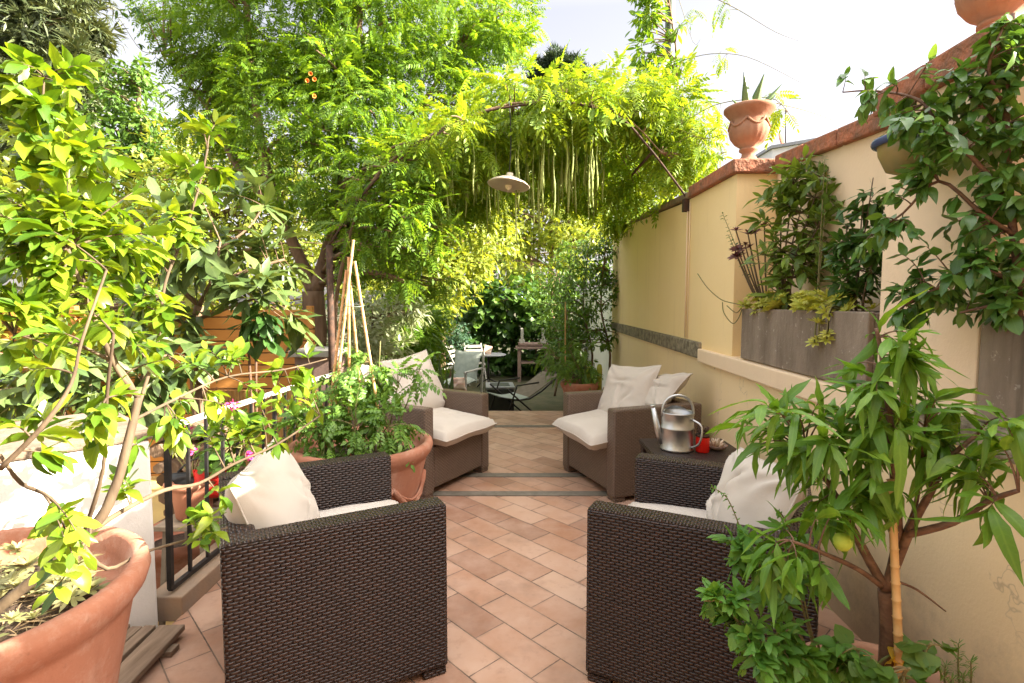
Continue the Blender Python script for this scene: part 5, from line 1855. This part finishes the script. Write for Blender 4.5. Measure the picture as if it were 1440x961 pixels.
tree('grapevine_spray', 'lighter grapevine sprays along the top of the far hedge', 'climber', [(path((660, 470, 12.5), (690, 430, 12.5), (740, 415, 12.5)), .012, .006)],
     lobe_px([(680, 425, 12.5, 22), (715, 425, 12.5, 25), (745, 425, 12.5, 20), (670, 445, 12.5, 20), (745, 450, 12.5, 20)]), leaf_t(.95, 4, .15, .25, .75), .15, 50, 10, T['lf_mid'], T['bark'], 105, parts=('stem', 'foliage'), limbs=False)
tree('round_bush', 'rounded blue green bush left of the garden table', 'bush', [(dense([Vector((at(632, 480, 11.6).x, 11.8, GZ)), at(632, 500, 11.8), at(632, 470, 11.8)], 3), .03, .015)],
     lobe_px([(632, 470, 11.8, 24), (625, 490, 11.8, 24), (640, 488, 11.8, 20)]), leaf_t(.35, 3), .07, 90, 30, T['lf_bush'], T['bark'], 106, clump_r=.4)
tree('feathery_shrub', 'feathery shaded shrub behind the far left armchair', 'shrub', [(dense([Vector((at(590, 480, 8).x, 8, GZ)), at(590, 500, 8), at(585, 440, 8)], 3), .04, .015)],
     lobe_px([(560, 460, 7.6, 45), (585, 465, 8, 38), (575, 510, 7.8, 36), (545, 510, 7.4, 40), (600, 440, 8.2, 28)]), PINN, .26, 130, 10, T['lf_main'], T['bark'], 107, droop=.5)
tree('sunlit_shrub', 'shrub behind the tomato canes with bright sunlight painted into its pale leaves', 'shrub', [(dense([Vector((at(520, 480, 6.4).x, 6.5, GZ)), at(520, 500, 6.5), at(525, 450, 6.5)], 3), .03, .012)],
     lobe_px([(520, 450, 6.4, 38), (555, 440, 6.7, 35), (500, 490, 6.2, 40), (540, 490, 6.4, 35), (580, 430, 6.9, 25)]), leaf_t(.3, 3), .10, 170, 16, T['lf_sunlit'], T['bark'], 108, droop=.2)

# climbing plant at the end of the yellow wall
cv_ = []
for px, Y, top in ((800, 9.2, 350), (825, 8.6, 340), (850, 8.2, 330), (780, 10.0, 380)):
    b0 = at(px, 540, Y)
    b0.z = GZ
    cv_.append((dense([b0, at(px + 8, 500, Y), at(px - 5, 430, Y), at(px + 4, top, Y)], 4), .022, .008))
tree('climbing_plant', 'fine leaved climbing plant covering the end of the yellow wall', 'climber', cv_,
     lobe_px([(845, 360, 8.2, 30, .6), (820, 370, 8.6, 40, .6), (790, 390, 9.2, 35, .6), (850, 420, 8.1, 28, .5), (815, 430, 8.5, 40, .6), (785, 450, 9.3, 30, .6), (845, 470, 8.0, 25, .5), (810, 490, 8.3, 35, .6), (770, 420, 10, 30, .6), (862, 390, 8.2, 16), (780, 500, 9, 30, .6)]),
     leaf_t(.38, 3), .075, 300, 24, T['lf_mid'], T['bark'], 109, parts=('stem', 'foliage'), clump_r=.32, droop=.4)
cane(at(795, 560, 7.9) + Vector((0, 0, -.3)), at(795, 425, 8.0), .011, 'pale cane standing in the climbing plant by the far wall', T['bamboo'])
fb_ = FPOT + Vector((0, 0, .36))
ps = [(dense([fb_, fb_ + Vector((dx * .5, 0, .15)), at(px, py, 6.1)], 4), .008, .004) for px, py, dx in ((780, 500, -.1), (800, 490, 0), (825, 495, .1), (812, 515, .03))]
twiggy('parsley_plant', 'light green leafy plant in the orange pot behind the far right armchair', 'plant', ps, tw([(772, 505, 6.1, 16, 12), (790, 515, 6.1, 24, 18), (815, 500, 6.1, 28, 20), (830, 525, 6.1, 18, 10)]), TOM, .12, 3, T['lf_tomato'], T['twig'], 110, base=fb_)
wcb = WPOT + Vector((0, 0, .3))
cct = thing('column_cactus', 'yellow green upright columns beside the far right cushion', 'plant', wcb)
for px, py, Y in ((828, 515, 6.2), (843, 512, 6.15), (833, 525, 6.1)):
    q = at(px, py, Y)
    MB().tube([(q.x, Y, .28), (q.x, Y, q.z - .06), (q.x, Y, q.z - .01), (q.x, Y, q.z)], [.028, .034, .024, .004], 10).build('stem', T['lf_sedum'], cct)

# sword leaved plant and red flower by far-left chair
sp0 = at(630, 560, 6.9)
sw = thing('sword_plant', 'broad dark sword leaves rising behind the far left armchair', 'plant', (sp0.x, 6.9, GZ))
for px, py, w in ((617, 500, .06), (638, 510, .055), (610, 530, .05), (628, 520, .05), (600, 515, .05)):
    mb = MB()
    blade(mb, (sp0.x + random.uniform(-.05, .05), 6.9, GZ + .02), at(px, py, 6.85), w, .15, 8, .03)
    mb.build('leaf', T['lf_agave'], sw)
rf = at(637, 535, 8.2)
tag(pillow_mb(.26, .22, .1, 8, Matrix.Translation(at(645, 540, 8.95)) @ Matrix.Rotation(R(70), 4, 'X'), .4, .01, 12).build('toy_cushion', T['striped']), 'small red and white patterned cushion on the pale canvas chair', 'cushion')

# vine on the utility pole
pv = [(dense([Vector((pl.x - .1, 7.3, .2)), Vector((pl.x - .09, 7.3, 2.5)), Vector((pl.x + .08, 7.28, 4.2)), Vector((pl.x - .09, 7.3, 5.6)), Vector((pl.x, 7.3, 6.8))], 6), .02, .008)]
tree('pole_creeper', 'creeper climbing the tall steel pole into the sky', 'creeper', pv,
     lobe_px([(915, -20, 7.2, 20, 1, 1.4), (913, 25, 7.2, 18, 1, 1.4), (912, 70, 7.2, 17, 1, 1.4), (916, 110, 7.2, 18, 1, 1.4), (925, 145, 7.2, 22), (950, 100, 7.1, 14), (945, 150, 7.1, 18), (955, 195, 7.1, 20), (940, -60, 7.2, 25, 1, 1.4), (948, 40, 7.1, 9)]),
     leaf_t(.36, 3), .12, 130, 14, T['lf_main'], T['bark'], 111, parts=('stem', 'foliage'), droop=.4, clump_r=.4)

# far pine, conifers, background left
tree('pine_tree', 'dark distant pine top showing above the wisteria arch', 'tree', bt_(785, 34, 100, .2),
     lobe_px([(785, 100, 34, 20), (762, 108, 34, 16), (808, 106, 34, 16), (785, 125, 34, 26)]), NEED, .55, 110, 16, T['lf_pine'], T['bark'], 121, clump_r=.35, droop=-.1)
tree('cedar_tree', 'tall dark cedar in the upper left corner', 'tree', bt_(50, 21, 0, .35),
     lobe_px([(20, 20, 21, 60), (80, 30, 21, 55), (115, 60, 21, 32), (110, 110, 20.5, 45), (60, 120, 21, 60), (130, 140, 20.5, 28), (0, 100, 21, 50), (50, -70, 21, 80), (80, 190, 21, 60), (0, 200, 21, 60)]),
     NEED, .5, 420, 16, T['lf_conifer'], T['bark'], 122, clump_r=.28, droop=.1)
tree('poplar_tree', 'rounded mid green tree between the cedar and the feathery tree', 'tree', bt_(195, 17, 120, .2),
     lobe_px([(180, 140, 17, 42), (205, 190, 17, 42), (170, 200, 17, 45), (220, 240, 17, 45), (160, 270, 17, 60), (230, 300, 17, 50), (190, 110, 17, 25)]),
     leaf_t(.5, 3), .22, 330, 18, T['lf_mid'], T['bark'], 123, clump_r=.3)
tree('cypress_tree', 'dense green tree low behind the left of the fence', 'tree', bt_(300, 11, 260, .13),
     lobe_px([(290, 270, 11, 60), (340, 280, 11, 55), (240, 330, 11, 60), (370, 330, 11, 50), (400, 270, 11, 50), (310, 360, 11, 50), (430, 360, 11, 50), (200, 400, 11, 60), (250, 240, 10.5, 55), (300, 200, 11, 50), (360, 230, 11, 50), (420, 220, 11, 50), (450, 300, 11, 50), (480, 380, 10.5, 50), (250, 420, 10, 60), (380, 420, 10, 50)]),
     leaf_t(.42, 3), .13, 620, 22, T['lf_bright'], T['bark'], 124, clump_r=.3)
tree('hedge_shrub', 'leafy green shrub behind the lemon tree at the left edge', 'shrub', [(dense([Vector((-4.6, 5.6, GZ)), Vector((-4.6, 5.6, 1.0)), Vector((-4.6, 5.7, 2.0))], 3), .06, .02)],
     lobe_px([(40, 300, 6, 90), (60, 420, 5.6, 90), (150, 400, 6, 80), (100, 250, 6.5, 70), (20, 520, 5, 80), (140, 500, 5.2, 60), (200, 330, 6.4, 50), (240, 430, 5.0, 45), (230, 370, 5.5, 45), (180, 470, 5, 45)]),
     leaf_t(.42, 4), .14, 380, 16, T['lf_bright'], T['bark'], 125, clump_r=.3)

# loquat with large leaves
lb = Vector((at(280, 540, 4.1).x, 4.1, GZ))
loq = [(dense([lb, at(276, 540, 4.1), at(272, 480, 4.1), at(280, 430, 4.1)], 4), .045, .035),
       (path((280, 430, 4.1), (300, 390, 4.0), (310, 340, 4.0)), .02, .008), (path((280, 430, 4.1), (240, 390, 4.0), (215, 330, 4.0)), .02, .008), (path((300, 400, 4.0), (350, 380, 4.0), (400, 365, 4.1)), .016, .008),
       (path((274, 460, 4.1), (220, 440, 3.9), (170, 430, 3.8)), .016, .008), (path((276, 450, 4.1), (330, 430, 4.0), (360, 420, 3.9)), .016, .008), (path((274, 480, 4.1), (230, 490, 3.9), (190, 500, 3.8)), .014, .008), (path((310, 350, 4.0), (350, 320, 4.1), (370, 290, 4.2)), .01, .006)]
twiggy('loquat_tree', 'loquat with big dull green leaves in front of the orange fence', 'tree', loq,
       tw([(310, 340, 4.0, 30, 3), (215, 330, 4.0, 35, 4), (370, 340, 4.0, 35, 4), (400, 370, 4.1, 25, 3), (170, 430, 3.8, 35, 4), (330, 410, 3.9, 30, 3), (370, 400, 3.9, 25, 3), (240, 390, 4.0, 35, 4), (200, 490, 3.8, 30, 3), (290, 380, 3.9, 40, 5), (350, 290, 4.2, 35, 3), (260, 300, 4.1, 40, 4), (250, 450, 3.9, 30, 3), (290, 490, 3.85, 35, 4), (400, 440, 4.1, 25, 3)]),
       BIG, .25, 9, T['lf_loquat'], T['bark'], 131, base=lb, droop=.12, gather=.3, up=.1, parts=('trunk', 'crown'))
lb2 = Vector((at(330, 540, 3.9).x + .1, 4.0, GZ))
twiggy('avocado_plant', 'young dark plant with hanging leaves against the orange fence', 'plant', [(dense([lb2, at(350, 500, 4.0), at(345, 450, 4.0)], 4), .014, .006), (dense([lb2, at(360, 500, 3.95), at(375, 450, 3.95)], 4), .012, .005)],
       tw([(345, 445, 4.0, 25, 5), (375, 440, 3.95, 30, 6), (360, 480, 3.95, 25, 3)]), BIG, .17, 6, T['lf_dark'], T['bark_dark'], 132, base=lb2, droop=.8, gather=.5)
# shrubs behind pillar
vb = Vector((-2.3, 3.1, GZ))
twiggy('broadleaf_shrub', 'grey green broad leaved shrub behind the white pillar', 'shrub', [(dense([vb, vb + Vector((.05, 0, .6)), at(150, 500, 3.2)], 4), .02, .008), (dense([vb, vb + Vector((-.1, 0, .6)), at(60, 520, 3.0)], 4), .02, .008), (dense([vb, at(200, 540, 3.2), at(235, 500, 3.3)], 4), .015, .006)],
       tw([(150, 510, 3.2, 50, 9), (60, 530, 3.0, 60, 9), (220, 510, 3.3, 35, 6), (20, 560, 2.9, 50, 6), (120, 560, 3.0, 40, 6), (225, 560, 3.2, 35, 6), (250, 520, 3.3, 30, 5)]), BIG, .2, 7, T['lf_loquat'], T['bark'], 133, base=vb, droop=.2, gather=.4)
# pink geranium on railing side
pgb = Vector((-1.66, 2.75, .42))
gp_ = thing('flower_pot', 'small terracotta pot of the pink geranium behind the railing', 'pot', (pgb.x, pgb.y, .22))
MB().lathe(pot_profile(.11, .2, .025), (pgb.x, pgb.y, .21), 32).build('body', T['terracotta'], gp_)
st_ = thing('plant_stand', 'slim weathered wooden plant stand behind the railing', 'stand', (pgb.x, pgb.y, GZ))
MB().box((pgb.x, pgb.y, .193), (.26, .26, .025)).build('top', T['weathered'], st_, .003)
for sx in (-1, 1):
    for sy in (-1, 1):
        MB().bar((pgb.x + sx * .12, pgb.y + sy * .12, GZ + .04), (pgb.x + sx * .09, pgb.y + sy * .09, .18), .022, .022, (0, 1, 0)).build('leg', T['weathered'], st_)
twiggy('pink_geranium', 'geranium with magenta flowers beside the railing', 'plant', [(dense([pgb, pgb + Vector((dx, 0, .15)), at(px, py, 2.75)], 3), .005, .003) for px, py, dx in ((290, 610, -.05), (320, 600, .03), (340, 630, .08), (265, 620, -.1))],
       tw([(300, 620, 2.75, 35, 16), (335, 620, 2.75, 35, 16), (310, 650, 2.7, 30, 12), (345, 590, 2.8, 25, 8)]), GER, .06, 3, T['lf_mid'], T['twig'], 134, base=pgb, droop=.1, gather=.4)
fl_t = thing('geranium_blossom', 'magenta blossom heads on the geranium by the railing', 'flower', at(262, 605, 2.65))
for px, py in ((258, 603), (264, 607), (270, 634), (327, 570), (350, 640)):
    c = np.array(at(px, py, 2.62))
    rng = np.random.default_rng(px)
    scatter('bloom', leaf_t(.8, 3, .2, .2), np.repeat(c[None], 14, 0) + rng.normal(size=(14, 3)) * .008, unit(rng, 14), unit(rng, 14), .026, T['pink'], fl_t)
